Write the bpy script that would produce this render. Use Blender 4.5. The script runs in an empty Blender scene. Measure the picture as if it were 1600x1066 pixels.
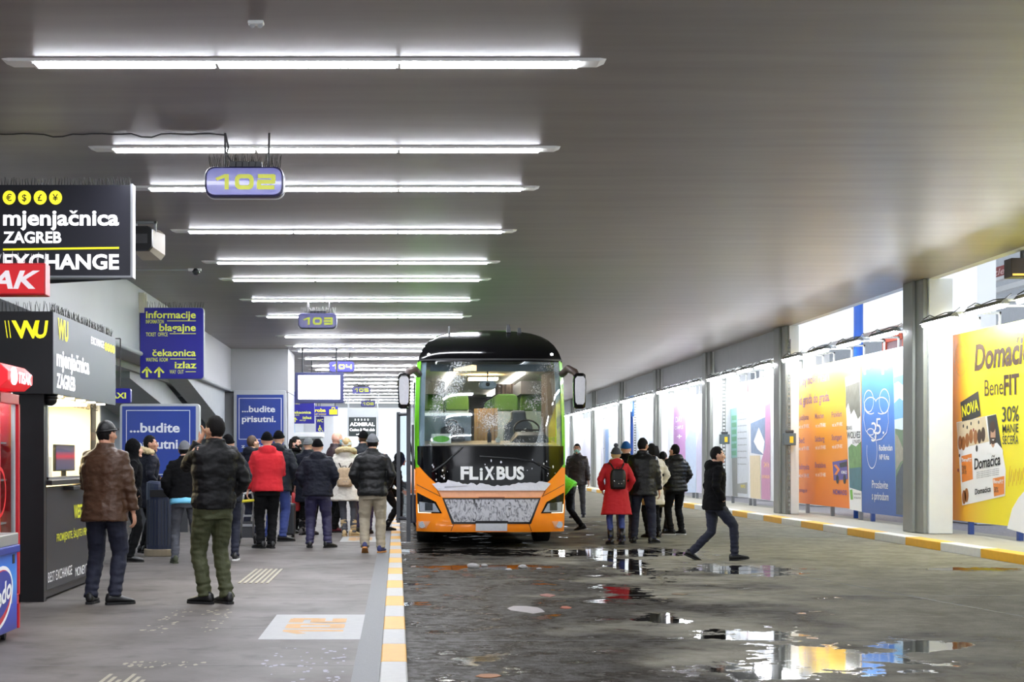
import bpy, bmesh, math, random
from mathutils import Vector, Matrix, noise

S = bpy.context.scene
COL = S.collection
R = math.radians
random.seed(7)
# ---------------------------------------------------------------- camera, world, exposure
F, CX, CY = 2415.0, 620.0, 717.0          # focal length in pixels and the aisle's vanishing point (1600x1066 frame)
H = 1.38                                  # lens height above the platform
RZ = -0.14                                # carriageway level
CEIL = 4.70
cam = bpy.data.objects.new('camera', bpy.data.cameras.new('camera'))
COL.objects.link(cam)
cam.location = (0, 0, H)
cam.rotation_euler = (R(90), 0, 0)
cam.data.sensor_width = 36
cam.data.lens = F / 1600 * 36
cam.data.shift_x = (800 - CX) / 1600
cam.data.shift_y = (CY - 533) / 1600
cam.data.clip_end = 600
S.camera = cam
W = bpy.data.worlds.new('overcast')
S.world = W
W.use_nodes = True
W.node_tree.nodes['Background'].inputs[0].default_value = (0.86, 0.93, 1.0, 1)
W.node_tree.nodes['Background'].inputs[1].default_value = 0.9
S.view_settings.view_transform = 'Standard'
S.view_settings.look = 'None'
S.view_settings.gamma = 1
S.view_settings.use_curve_mapping = False
S.view_settings.exposure = 1.17
TUBE = 34.0                               # ceiling tubes
TUBE_R = 85.0                             # tubes above the billboards


# ---------------------------------------------------------------- materials
def lin(c):
    return tuple((x / 255 / 12.92) if x / 255 <= .04045 else ((x / 255 + .055) / 1.055) ** 2.4 for x in c[:3])


MATS = {}


def M(name, c, rough=.5, metal=0, var=.12, vs=6, bump=0, bs=60, emit=0, spec=.5, coat=0, trans=0, alpha=1):
    if name in MATS:
        return MATS[name]
    m = bpy.data.materials.new(name)
    m.use_nodes = True
    nt = m.node_tree
    b = nt.nodes['Principled BSDF']
    L = nt.links.new
    col = lin(c)
    tc = nt.nodes.new('ShaderNodeTexCoord')
    if var:
        n = nt.nodes.new('ShaderNodeTexNoise')
        n.inputs['Scale'].default_value = vs
        n.inputs['Detail'].default_value = 5
        L(tc.outputs['Object'], n.inputs['Vector'])
        mx = nt.nodes.new('ShaderNodeMix')
        mx.data_type = 'RGBA'
        mx.inputs[6].default_value = (*[x * (1 - var) for x in col], 1)
        mx.inputs[7].default_value = (*[min(1, x * (1 + var)) for x in col], 1)
        L(n.outputs['Fac'], mx.inputs[0])
        L(mx.outputs[2], b.inputs['Base Color'])
        if emit:
            L(mx.outputs[2], b.inputs['Emission Color'])
    else:
        b.inputs['Base Color'].default_value = (*col, 1)
        if emit:
            b.inputs['Emission Color'].default_value = (*col, 1)
    b.inputs['Roughness'].default_value = rough
    b.inputs['Metallic'].default_value = metal
    b.inputs['Specular IOR Level'].default_value = spec
    b.inputs['Coat Weight'].default_value = coat
    b.inputs['Transmission Weight'].default_value = trans
    b.inputs['Alpha'].default_value = alpha
    if emit:
        b.inputs['Emission Strength'].default_value = emit
    if bump:
        n2 = nt.nodes.new('ShaderNodeTexNoise')
        n2.inputs['Scale'].default_value = bs
        n2.inputs['Detail'].default_value = 4
        L(tc.outputs['Object'], n2.inputs['Vector'])
        bp = nt.nodes.new('ShaderNodeBump')
        bp.inputs['Strength'].default_value = bump
        bp.inputs['Distance'].default_value = .01
        L(n2.outputs['Fac'], bp.inputs['Height'])
        L(bp.outputs['Normal'], b.inputs['Normal'])
    MATS[name] = m
    return m


def ramp_mat(name, stops, axis, lo, hi, rough=.45):
    """a print whose own colours run along one axis of the place"""
    m = bpy.data.materials.new(name)
    m.use_nodes = True
    nt = m.node_tree
    b = nt.nodes['Principled BSDF']
    L = nt.links.new
    g = nt.nodes.new('ShaderNodeNewGeometry')
    sp = nt.nodes.new('ShaderNodeSeparateXYZ')
    L(g.outputs['Position'], sp.inputs[0])
    mr = nt.nodes.new('ShaderNodeMapRange')
    mr.inputs[1].default_value = lo
    mr.inputs[2].default_value = hi
    L(sp.outputs[axis], mr.inputs[0])
    cr = nt.nodes.new('ShaderNodeValToRGB')
    e = cr.color_ramp.elements
    e[0].position, e[0].color = stops[0][0], (*lin(stops[0][1]), 1)
    e[1].position, e[1].color = stops[-1][0], (*lin(stops[-1][1]), 1)
    for p, c in stops[1:-1]:
        q = e.new(p)
        q.color = (*lin(c), 1)
    L(mr.outputs[0], cr.inputs[0])
    L(cr.outputs[0], b.inputs['Base Color'])
    b.inputs['Roughness'].default_value = rough
    return m


def glass_mat(name, tint=(1, 1, 1), refl=.12, rough=.03, drops=0):
    m = bpy.data.materials.new(name)
    m.use_nodes = True
    nt = m.node_tree
    nt.nodes.clear()
    N, L = nt.nodes.new, nt.links.new
    out = N('ShaderNodeOutputMaterial')
    tr = N('ShaderNodeBsdfTransparent')
    tr.inputs[0].default_value = (*tint, 1)
    gl = N('ShaderNodeBsdfGlossy')
    gl.inputs['Roughness'].default_value = rough
    mix = N('ShaderNodeMixShader')
    mix.inputs[0].default_value = refl
    L(tr.outputs[0], mix.inputs[1])
    L(gl.outputs[0], mix.inputs[2])
    last = mix
    if drops:
        tc = N('ShaderNodeTexCoord')
        vo = N('ShaderNodeTexNoise')
        vo.inputs['Scale'].default_value = 52
        vo.inputs['Detail'].default_value = 2
        L(tc.outputs['Object'], vo.inputs['Vector'])
        bg = N('ShaderNodeTexNoise')
        bg.inputs['Scale'].default_value = 1.6
        L(tc.outputs['Object'], bg.inputs['Vector'])
        ad = N('ShaderNodeMath')
        ad.operation = 'MULTIPLY'
        L(vo.outputs['Fac'], ad.inputs[0])
        L(bg.outputs['Fac'], ad.inputs[1])
        mr = N('ShaderNodeMapRange')
        mr.inputs[1].default_value = .29
        mr.inputs[2].default_value = .37
        mr.inputs[4].default_value = drops
        L(ad.outputs[0], mr.inputs[0])
        df = N('ShaderNodeBsdfDiffuse')
        df.inputs[0].default_value = (.75, .78, .8, 1)
        m2 = N('ShaderNodeMixShader')
        L(mr.outputs[0], m2.inputs[0])
        L(mix.outputs[0], m2.inputs[1])
        L(df.outputs[0], m2.inputs[2])
        last = m2
    L(last.outputs[0], out.inputs[0])
    return m


# ---------------------------------------------------------------- mesh builder
def wloc(o):
    v = Vector((0, 0, 0))
    while o:
        v += o.location
        o = o.parent
    return v


PLAIN = {'č': 'c', 'ć': 'c', 'š': 's', 'ž': 'z', 'Č': 'C', 'Ć': 'C', 'Š': 'S', 'Ž': 'Z', 'đ': 'd'}


def glyph(o):
    m_ = bpy.data.meshes.new_from_object(o.evaluated_get(bpy.context.evaluated_depsgraph_get()))
    xs, ys = [v.co.x for v in m_.vertices], [v.co.y for v in m_.vertices]
    out = (min(xs), max(xs), max(ys))
    bpy.data.meshes.remove(m_)
    return out


class MB:
    def __init__(s):
        s.v, s.f, s.m, s.g, s.t = [], [], [], [], []

    def add(s, vs, fs, mi=0):
        s.g.append((len(s.v), len(s.f)))
        o = len(s.v)
        s.v += [Vector(p) for p in vs]
        s.f += [tuple(i + o for i in f) for f in fs]
        s.m += [mi] * len(fs)
        return s

    def box(s, x0, x1, y0, y1, z0, z1, mi=0):
        x0, x1, y0, y1, z0, z1 = min(x0, x1), max(x0, x1), min(y0, y1), max(y0, y1), min(z0, z1), max(z0, z1)
        return s.add([(x0, y0, z0), (x1, y0, z0), (x1, y1, z0), (x0, y1, z0), (x0, y0, z1), (x1, y0, z1), (x1, y1, z1), (x0, y1, z1)],
                     [(0, 3, 2, 1), (4, 5, 6, 7), (0, 1, 5, 4), (1, 2, 6, 5), (2, 3, 7, 6), (3, 0, 4, 7)], mi)

    def loft(s, rings, mi=0, cap=True, close=True):
        n = len(rings[0])
        vs = [p for r in rings for p in r]
        fs = []
        for i in range(len(rings) - 1):
            for j in range(n if close else n - 1):
                k = (j + 1) % n
                fs.append((i * n + j, i * n + k, (i + 1) * n + k, (i + 1) * n + j))
        if cap:
            fs.append(tuple(range(n - 1, -1, -1)))
            fs.append(tuple((len(rings) - 1) * n + j for j in range(n)))
        return s.add(vs, fs, mi)

    def tube(s, pts, r, n=10, mi=0, flat=1.0, cap=True, dome=False):
        pts = [Vector(p) for p in pts]
        if not isinstance(r, (list, tuple)):
            r = [r] * len(pts)
        r = list(r)
        if dome:
            d0 = (pts[0] - pts[1]).normalized()
            d1 = (pts[-1] - pts[-2]).normalized()
            pts = [pts[0] + d0 * r[0] * .85, pts[0] + d0 * r[0] * .5] + pts + [pts[-1] + d1 * r[-1] * .5, pts[-1] + d1 * r[-1] * .85]
            r = [r[0] * .45, r[0] * .85] + r + [r[-1] * .85, r[-1] * .45]
        rings = []
        t = (pts[1] - pts[0]).normalized()
        up = Vector((1, 0, 0)) if abs(t.x) < .9 else Vector((0, 1, 0))
        a = (up - t * up.dot(t)).normalized()
        for i, p in enumerate(pts):
            if i == 0:
                t = pts[1] - pts[0]
            elif i == len(pts) - 1:
                t = pts[-1] - pts[-2]
            else:
                t = (pts[i + 1] - p).normalized() + (p - pts[i - 1]).normalized()
            t = t.normalized() if t.length > 1e-9 else Vector((0, 0, 1))
            a = (a - t * a.dot(t))
            a = a.normalized() if a.length > 1e-6 else t.orthogonal().normalized()
            b = t.cross(a)
            rings.append([p + a * (math.cos(2 * math.pi * k / n) * r[i]) + b * (math.sin(2 * math.pi * k / n) * r[i] * flat) for k in range(n)])
        return s.loft(rings, mi, cap)

    def cyl(s, p0, p1, r, n=16, mi=0):
        return s.tube([p0, p1], r, n, mi)

    def ell(s, c, r, mat=None, nu=16, nv=10, mi=0, fn=None):
        c = Vector(c)
        vs, fs = [], []
        for i in range(nv + 1):
            th = math.pi * i / nv
            for j in range(nu):
                ph = 2 * math.pi * j / nu
                p = Vector((math.sin(th) * math.cos(ph) * r[0], math.sin(th) * math.sin(ph) * r[1], math.cos(th) * r[2]))
                if fn:
                    p = fn(p)
                if mat:
                    p = mat @ p
                vs.append(c + p)
        for i in range(nv):
            for j in range(nu):
                k = (j + 1) % nu
                if i == 0:
                    fs.append((0, (i + 1) * nu + j, (i + 1) * nu + k))
                elif i == nv - 1:
                    fs.append((i * nu + j, (nv) * nu, i * nu + k))
                else:
                    fs.append((i * nu + j, (i + 1) * nu + j, (i + 1) * nu + k, i * nu + k))
        return s.add(vs, fs, mi)

    def poly(s, pts, mi=0):
        return s.add(pts, [tuple(range(len(pts)))], mi)

    def prism(s, pts, d, mi=0):
        """polygon pts pushed along vector d into a solid"""
        d = Vector(d)
        n = len(pts)
        a = [Vector(p) for p in pts]
        return s.add(a + [p + d for p in a], [tuple(range(n - 1, -1, -1)), tuple(range(n, 2 * n))] +
                     [(i, (i + 1) % n, n + (i + 1) % n, n + i) for i in range(n)], mi)

    def text(s, t, c, ux, uy, w=None, h=None, bold=0.0, shear=0.0, mi=0, align=0, spacing=1.0, off=.004):
        """lettering of width w and cap height h around c (align -1 left, 0 centre, 1 right)"""
        t, raw = ''.join(PLAIN.get(ch, ch) for ch in t), t
        cu = bpy.data.curves.new('t', 'FONT')
        cu.body = t
        cu.offset = bold
        cu.shear = shear
        cu.space_character = spacing
        cu.resolution_u = 3
        o = bpy.data.objects.new('t', cu)
        COL.objects.link(o)
        dg = bpy.context.evaluated_depsgraph_get()
        me = bpy.data.meshes.new_from_object(o.evaluated_get(dg))
        extra = []
        for i, ch in enumerate(raw):
            if ch in PLAIN:
                cu.body = t[:i + 1]
                r_ = glyph(o)[1]
                cu.body = t[i]
                g0, g1, g2 = glyph(o)
                cx, wd = r_ - (g1 - g0) / 2, .055 + bold * .6
                if ch == 'đ':
                    extra.append([(cx - .12, .57), (cx + .30, .57), (cx + .30, .57 + wd), (cx - .12, .57 + wd)])
                else:
                    y = g2 + .05
                    if ch in 'čČšŠžŽ':
                        extra.append([(cx - .17, y + .14), (cx - .05, y), (cx + .05, y), (cx + .17, y + .14), (cx + .17 - wd * 1.5, y + .14), (cx, y + .07), (cx - .17 + wd * 1.5, y + .14)])
                    else:
                        extra.append([(cx - .05, y), (cx + .03, y), (cx + .13, y + .15), (cx + .02, y + .15)])
        xs = [v.co.x for v in me.vertices]
        x0, x1 = min(xs), max(xs)
        capx = .73
        sy = (h / capx) if h else None
        sx = (w / (x1 - x0)) if w else sy
        if sy is None:
            sy = sx
        ux, uy = Vector(ux), Vector(uy)
        nn = ux.cross(uy)
        c = Vector(c) + nn * off
        s.t.append((len(s.v), len(s.f)))
        mid = {0: (x0 + x1) / 2, -1: x0, 1: x1}[align]
        s.add([c + ux * ((v.co.x - mid) * sx) + uy * ((v.co.y - capx / 2) * sy) for v in me.vertices], [tuple(p.vertices) for p in me.polygons], mi)
        for q in extra:
            if shear:
                q = [(a + b_ * shear, b_) for a, b_ in q]
            s.poly([c + ux * ((a - mid) * sx) + uy * ((b_ - capx / 2) * sy) for a, b_ in q], mi)
        bpy.data.objects.remove(o)
        bpy.data.meshes.remove(me)
        bpy.data.curves.remove(cu)
        return s

    def mapv(s, fn):
        s.v = [Vector(fn(p)) for p in s.v]
        return s

    def mesh(s, name):
        me = bpy.data.meshes.new(name)
        me.from_pydata([tuple(p) for p in s.v], [], s.f)
        me.polygons.foreach_set('material_index', s.m)
        me.update()
        return me

    def pieces(s, gaps):
        cuts = gaps + [(len(s.v), len(s.f))]
        for (v0, f0), (v1, f1) in zip(cuts, cuts[1:]):
            p = MB()
            p.v, p.m = s.v[v0:v1], s.m[f0:f1]
            p.f = [tuple(i - v0 for i in f) for f in s.f[f0:f1]]
            yield p

    def build(s, name, mats, parent=None, smooth=False, bevel=0, local=False, fix=True):
        gaps = None
        if name in ('hanger', 'rod', 'panel_seam'):
            gaps = s.g
        elif name.endswith('lettering') and len(s.t) > 1:
            gaps = ([(0, 0)] if s.t[0] != (0, 0) else []) + s.t
        if gaps and len(gaps) > 1:
            for p in s.pieces(gaps):
                o = p.build(name + ' ', mats, parent, smooth, bevel, local, fix)
                o.name = name
            return o
        me = s.mesh(name)
        if fix:
            bm = bmesh.new()
            bm.from_mesh(me)
            bmesh.ops.recalc_face_normals(bm, faces=bm.faces)
            bm.to_mesh(me)
            bm.free()
        if parent and not local:
            me.transform(Matrix.Translation(-wloc(parent)))
        return finish(name, me, mats, parent, smooth, bevel)


def finish(name, me, mats, parent=None, smooth=False, bevel=0):
    o = bpy.data.objects.new(name, me)
    COL.objects.link(o)
    for m in (mats if isinstance(mats, (list, tuple)) else [mats]):
        me.materials.append(m)
    if parent:
        o.parent = parent
    if smooth:
        me.polygons.foreach_set('use_smooth', [True] * len(me.polygons))
    if bevel:
        b = o.modifiers.new('bevel', 'BEVEL')
        b.width = bevel
        b.segments = 2
        b.limit_method = 'ANGLE'
    return o


def tag(o, label, cat, group=None):
    o['label'] = label
    o['category'] = cat
    if group:
        o['group'] = group
    return o


def thing(name, label, cat, loc, group=None):
    o = bpy.data.objects.new(name, None)
    COL.objects.link(o)
    o.location = loc
    o.empty_display_size = .1
    return tag(o, label, cat, group)


def struct(o):
    o['kind'] = 'structure'
    return o


def at(px, py, Y):
    return Vector(((px - CX) * Y / F, Y, H + (CY - py) * Y / F))


def onx(px, py, X):
    """the point of the upright plane x = X that the photograph shows there"""
    Y = X * F / (px - CX)
    return Vector((X, Y, H + (CY - py) * Y / F))


def rrect(w, h, r, n=5):
    out = []
    for cx, cy, a0 in ((w / 2 - r, h / 2 - r, 0), (-w / 2 + r, h / 2 - r, 90), (-w / 2 + r, -h / 2 + r, 180), (w / 2 - r, -h / 2 + r, 270)):
        for k in range(n + 1):
            a = R(a0 + 90 * k / n)
            out.append((cx + r * math.cos(a), cy + r * math.sin(a)))
    return out


XA, YA, ZA = Vector((1, 0, 0)), Vector((0, 1, 0)), Vector((0, 0, 1))
ORD = 'first second third fourth fifth sixth seventh eighth ninth tenth eleventh twelfth thirteenth fourteenth fifteenth sixteenth seventeenth eighteenth nineteenth twentieth twenty-first twenty-second twenty-third twenty-fourth twenty-fifth twenty-sixth twenty-seventh twenty-eighth twenty-ninth thirtieth thirty-first thirty-second thirty-third thirty-fourth thirty-fifth'.split()

WHITE = M('white_paint', (235, 236, 236), .5, var=.03)
BLACK = M('black_metal', (18, 18, 20), .4, var=.1)
STEEL = M('brushed_steel', (150, 152, 155), .35, .8, var=.1)
DGREY = M('dark_grey', (52, 54, 58), .5)
LGREY = M('light_grey', (168, 172, 174), .55, var=.06)
YELLOW = M('yellow_lettering', (228, 228, 40), .5, var=.02)
WLET = M('white_lettering', (245, 245, 245), .5, var=.02)
BLET = M('black_lettering', (15, 15, 15), .6, var=.02)
SPIKE = M('wire_spikes', (70, 70, 68), .4, .6)
RUBBER = M('black_rubber', (16, 16, 17), .75, bump=.2)
# ---------------------------------------------------------------- the hall
def floor_mat():
    m = bpy.data.materials.new('platform_concrete')
    m.use_nodes = True
    nt = m.node_tree
    N, L = nt.nodes.new, nt.links.new
    b = nt.nodes['Principled BSDF']
    g = N('ShaderNodeNewGeometry')
    n1 = N('ShaderNodeTexNoise')
    n1.inputs['Scale'].default_value = .9
    n1.inputs['Detail'].default_value = 8
    n1.inputs['Roughness'].default_value = .65
    L(g.outputs['Position'], n1.inputs['Vector'])
    cr = N('ShaderNodeValToRGB')
    e = cr.color_ramp.elements
    e[0].position, e[0].color = .28, (*lin((66, 59, 54)), 1)
    e[1].position, e[1].color = .62, (*lin((104, 99, 96)), 1)
    q = e.new(.48)
    q.color = (*lin((90, 85, 81)), 1)
    L(n1.outputs['Fac'], cr.inputs[0])
    n2 = N('ShaderNodeTexNoise')                # dark trodden stains
    n2.inputs['Scale'].default_value = 3.2
    n2.inputs['Detail'].default_value = 6
    mp = N('ShaderNodeMapping')
    mp.inputs['Scale'].default_value = (1.0, .8, 1)
    L(g.outputs['Position'], mp.inputs[0])
    L(mp.outputs[0], n2.inputs['Vector'])
    mr = N('ShaderNodeMapRange')
    mr.inputs[1].default_value = .54
    mr.inputs[2].default_value = .72
    mr.inputs[4].default_value = .6
    L(n2.outputs['Fac'], mr.inputs[0])
    mx = N('ShaderNodeMix')
    mx.data_type = 'RGBA'
    mx.inputs[7].default_value = (*lin((46, 40, 35)), 1)
    L(mr.outputs[0], mx.inputs[0])
    L(cr.outputs[0], mx.inputs[6])
    L(mx.outputs[2], b.inputs['Base Color'])
    b.inputs['Roughness'].default_value = .58
    b.inputs['Specular IOR Level'].default_value = .2
    n3 = N('ShaderNodeTexNoise')
    n3.inputs['Scale'].default_value = 30
    n3.inputs['Detail'].default_value = 5
    L(g.outputs['Position'], n3.inputs['Vector'])
    bp = N('ShaderNodeBump')
    bp.inputs['Strength'].default_value = .15
    bp.inputs['Distance'].default_value = .01
    L(n3.outputs['Fac'], bp.inputs['Height'])
    L(bp.outputs[0], b.inputs['Normal'])
    return m


PUDDLES = [(4.75, 21.2, .75, 1.1), (3.35, 11.9, .62, .9), (3.0, 13.2, .5, .6), (4.2, 12.6, .5, .5), (2.55, 11.0, .5, .5), (7.9, 21.3, .7, .35),
           (1.3, 21.6, .9, .55), (2.5, 14.6, .3, .5), (1.2, 25.2, 1.6, 1.1), (3.5, 25.0, 1.3, 1.2), (3.3, 22.0, .35, 2.2), (2.6, 17.5, .3, .8)]


def road_mat():
    m = bpy.data.materials.new('wet_asphalt')
    m.use_nodes = True
    nt = m.node_tree
    N, L = nt.nodes.new, nt.links.new

    def math_(op, a, b2=None, clamp=False):
        n = N('ShaderNodeMath')
        n.operation = op
        n.use_clamp = clamp
        for i, x in enumerate((a, b2)):
            if x is None:
                continue
            if isinstance(x, (int, float)):
                n.inputs[i].default_value = x
            else:
                L(x, n.inputs[i])
        return n.outputs[0]

    def mrange(x, a, b2, c=0, d=1):
        n = N('ShaderNodeMapRange')
        n.interpolation_type = 'SMOOTHSTEP'
        for i, q in enumerate((a, b2, c, d)):
            n.inputs[i + 1].default_value = q
        L(x, n.inputs[0])
        return n.outputs[0]

    b = nt.nodes['Principled BSDF']
    g = N('ShaderNodeNewGeometry')
    sp = N('ShaderNodeSeparateXYZ')
    L(g.outputs['Position'], sp.inputs[0])
    X, Y = sp.outputs[0], sp.outputs[1]

    def nz(scale, detail, rough=.5):
        n = N('ShaderNodeTexNoise')
        n.inputs['Scale'].default_value = scale
        n.inputs['Detail'].default_value = detail
        n.inputs['Roughness'].default_value = rough
        L(g.outputs['Position'], n.inputs['Vector'])
        return n.outputs['Fac']
    big, mid, fine = nz(.55, 6, .6), nz(2.4, 6, .6), nz(42, 4)
    # damp: the bus lane side, fading to the dry far lane
    damp = mrange(math_('ADD', math_('MULTIPLY', X, -.22), math_('MULTIPLY', big, 3.2)), .45, 1.25)
    # puddles: standing water round given spots plus scattered hollows in the damp part
    pud = None
    for (cx, cy, rx, ry) in PUDDLES:
        dx = math_('DIVIDE', math_('SUBTRACT', X, cx), rx)
        dy = math_('DIVIDE', math_('SUBTRACT', Y, cy), ry)
        d = math_('SQRT', math_('ADD', math_('MULTIPLY', dx, dx), math_('MULTIPLY', dy, dy)))
        q = math_('SUBTRACT', 1.25, d)
        pud = q if pud is None else math_('MAXIMUM', pud, q)
    pud = math_('MAXIMUM', pud, -.55)
    pm = mrange(math_('ADD', pud, math_('ADD', math_('MULTIPLY', math_('SUBTRACT', mid, .5), 3.4), math_('MULTIPLY', math_('SUBTRACT', nz(7, 4, .6), .5), 2.2))), .30, .5)
    hol = mrange(math_('MULTIPLY', math_('SUBTRACT', mid, .54), damp), .05, .09)
    pm = math_('MAXIMUM', pm, math_('MULTIPLY', hol, .9))
    grain = nz(9, 5, .7)
    c = N('ShaderNodeMix')
    c.data_type = 'RGBA'
    c.inputs[6].default_value = (*lin((142, 139, 127)), 1)
    c.inputs[7].default_value = (*lin((60, 57, 52)), 1)
    L(damp, c.inputs[0])
    c2 = N('ShaderNodeMix')
    c2.data_type = 'RGBA'
    c2.inputs[7].default_value = (*lin((24, 22, 20)), 1)
    L(pm, c2.inputs[0])
    L(c.outputs[2], c2.inputs[6])
    c3 = N('ShaderNodeMix')
    c3.data_type = 'RGBA'
    c3.blend_type = 'MULTIPLY'
    L(mrange(math_('ADD', math_('MULTIPLY', mid, .6), math_('MULTIPLY', grain, .4)), .36, .62, .0, .7), c3.inputs[0])
    L(c2.outputs[2], c3.inputs[6])
    c3.inputs[7].default_value = (.58, .56, .53, 1)
    bp = N('ShaderNodeBump')
    L(math_('SUBTRACT', .5, math_('MULTIPLY', pm, .49)), bp.inputs['Strength'])
    bp.inputs['Distance'].default_value = .012
    L(fine, bp.inputs['Height'])
    df, gl, mx = N('ShaderNodeBsdfDiffuse'), N('ShaderNodeBsdfGlossy'), N('ShaderNodeMixShader')
    L(c3.outputs[2], df.inputs['Color'])
    L(bp.outputs[0], df.inputs['Normal'])
    L(bp.outputs[0], gl.inputs['Normal'])
    # film of water: none on the dry lane, patchy on the damp one, a mirror in the puddles
    film = math_('MULTIPLY', damp, mrange(grain, .4, .62, .03, .10))
    L(math_('ADD', film, math_('MULTIPLY', pm, .5)), mx.inputs[0])
    rgh = math_('SUBTRACT', .42, math_('MULTIPLY', mrange(mid, .42, .6), .2))
    L(math_('MULTIPLY', rgh, math_('SUBTRACT', 1.0, math_('MULTIPLY', pm, .94))), gl.inputs['Roughness'])
    L(df.outputs[0], mx.inputs[1])
    L(gl.outputs[0], mx.inputs[2])
    L(mx.outputs[0], nt.nodes['Material Output'].inputs[0])
    nt.nodes.remove(b)
    return m


def ceil_mat():
    m = bpy.data.materials.new('painted_ceiling')
    m.use_nodes = True
    nt = m.node_tree
    N, L = nt.nodes.new, nt.links.new
    b = nt.nodes['Principled BSDF']
    g = N('ShaderNodeNewGeometry')
    mp = N('ShaderNodeMapping')
    mp.inputs['Scale'].default_value = (.35, 3.0, 1)
    L(g.outputs['Position'], mp.inputs[0])
    n = N('ShaderNodeTexNoise')
    n.inputs['Scale'].default_value = 1.2
    n.inputs['Detail'].default_value = 7
    L(mp.outputs[0], n.inputs['Vector'])
    cr = N('ShaderNodeValToRGB')
    e = cr.color_ramp.elements
    e[0].position, e[0].color = .25, (*lin((130, 124, 121)), 1)
    e[1].position, e[1].color = .75, (*lin((146, 140, 137)), 1)
    L(n.outputs['Fac'], cr.inputs[0])
    L(cr.outputs[0], b.inputs['Base Color'])
    b.inputs['Roughness'].default_value = .42
    b.inputs['Specular IOR Level'].default_value = .35
    return m


GREYC = M('grey_concrete', (150, 153, 152), .6, var=.1, vs=2, bump=.1, bs=20)
PALEWALL = M('pale_wall_paint', (176, 178, 181), .55, var=.05, vs=1.5)
WHITEWALL = M('white_rendered_wall', (236, 238, 240), .6, var=.03, vs=1)
BLUEGREY = M('blue_grey_wall', (150, 162, 172), .5, var=.06)

struct(MB().box(-9, -.285, -6, 103, -.25, 0).build('floor', floor_mat()))
struct(MB().box(.07, 8.98, -6, 103, -.35, RZ).build('road', road_mat()))
struct(MB().box(-9, 9.8, -6, 101, CEIL, 5.05).build('ceiling', ceil_mat()))
struct(MB().box(-.285, -.11, -6, 103, -.25, .001).build('kerb_strip', M('granite_strip', (84, 85, 87), .6, var=.2, vs=25, bump=.2)))
KW = M('kerb_white_paint', (148, 147, 143), .55, var=.14, vs=14, bump=.15)
KY = M('kerb_yellow_paint', (188, 138, 22), .55, var=.14, vs=14, bump=.15)


def kerb(name, x0, x1, z0, z1, L0, ya, yb, phase, gap):
    k = MB()
    y, i = ya, phase
    while y < yb:
        k.box(x0, x1, y + gap, min(y + L0, yb), z0, z1, i % 2)
        y += L0
        i += 1
    return struct(k.build(name, [KW, KY], bevel=.012))


kerb('platform_kerb', -.11, .07, -.25, .004, 1.0, -5.5, 103, 1, .006)
KW = M('kerb_white_lit_copy', (222, 222, 214), .55, var=.1, vs=10, bump=.15)  # copies of the kerb paints, missing light on the island kerb put into colour
KY = M('kerb_yellow_lit_copy', (240, 180, 20), .55, var=.1, vs=10, bump=.15)
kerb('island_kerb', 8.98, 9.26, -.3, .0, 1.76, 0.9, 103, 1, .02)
struct(MB().box(9.26, 10.9, -6, 103, -.25, -.005).build('pavement', M('island_concrete', (168, 164, 150), .7, var=.15, vs=2)))
struct(MB().box(10.9, 40, -6, 150, -.25, -.02).build('ground', M('gravel_and_snow', (150, 146, 148), .9, var=.75, vs=28, bump=.8, bs=30)))
SNOWG = M('trodden_snow', (238, 240, 243), .8, var=.05, vs=1)
struct(MB().box(-30, 10.9, 103, 150, -.35, RZ).build('ground_outside', SNOWG))
# joints in the platform slabs and in the road
j = MB()
for y in (10.3, 12.55, 15.0, 17.6, 20.3, 24.6, 29, 34, 39, 45, 52, 60):
    j.box(-8.9, -.29, y, y + .018, -.001, .0012)
struct(j.build('floor_line', M('slab_joint', (112, 110, 108), .8)))
j = MB()
for y in (12.9, 17.2, 21.0, 30, 40, 50):
    j.box(.08, 8.97, y, y + .03, RZ - .001, RZ + .001)
j.prism([(4.1, 27, RZ + .0012), (4.13, 27, RZ + .0012), (7.0, 9, RZ + .0012), (6.96, 9, RZ + .0012)], (0, 0, -.002))
struct(j.build('road_line', M('road_joint', (38, 37, 35), .6)))

# left side: deep fascia, shop fronts under it, stair soffit, pier with the poster
struct(MB().box(-5.6, -5.0, -6, 46.6, 3.4, CEIL).build('wall_left', PALEWALL))
struct(MB().box(-9, -7.2, -6, 103, 0, CEIL).build('wall_back', BLUEGREY))
struct(MB().box(-7.2, -5.6, -6, 46.6, 3.25, 3.4).build('ceiling_lower', PALEWALL))
struct(MB().prism([(-7.2, 33, 3.25), (-7.2, 33, 3.1), (-7.2, 46, 1.95), (-7.2, 46, 2.2), (-7.2, 38, 3.25)], (1.5, 0, 0)).build('ceiling_lower', M('stair_soffit_paint', (160, 166, 168), .5)))
struct(MB().prism([(-5.6, 37, 3.4), (-5.6, 45.8, 3.4), (-5.6, 45.8, 2.35)], (.5, 0, 0)).build('wall_left', M('stair_side_paint', (176, 182, 184), .5)))
struct(MB().tube([(-4.97, 26, 3.42), (-4.97, 46.5, 3.42)], .045, 8).build('trim_1', LGREY, smooth=True))
struct(MB().box(-5.6, -3.28, 46.6, 49.5, 3.4, CEIL).box(-5.6, -3.28, 46.7, 49.5, 0, 3.38).build('wall_left', PALEWALL))
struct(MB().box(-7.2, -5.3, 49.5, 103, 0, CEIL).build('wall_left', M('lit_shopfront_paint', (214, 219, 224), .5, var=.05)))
struct(MB().box(-7.2, -3.6, 88, 88.4, 0, CEIL).build('wall_back', M('end_wall_paint', (226, 229, 232), .5, var=.04)))
# outside, beyond the far end
struct(MB().box(-40, 40, 148, 149, -.3, 25).build('building_outside', WHITEWALL))

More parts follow.
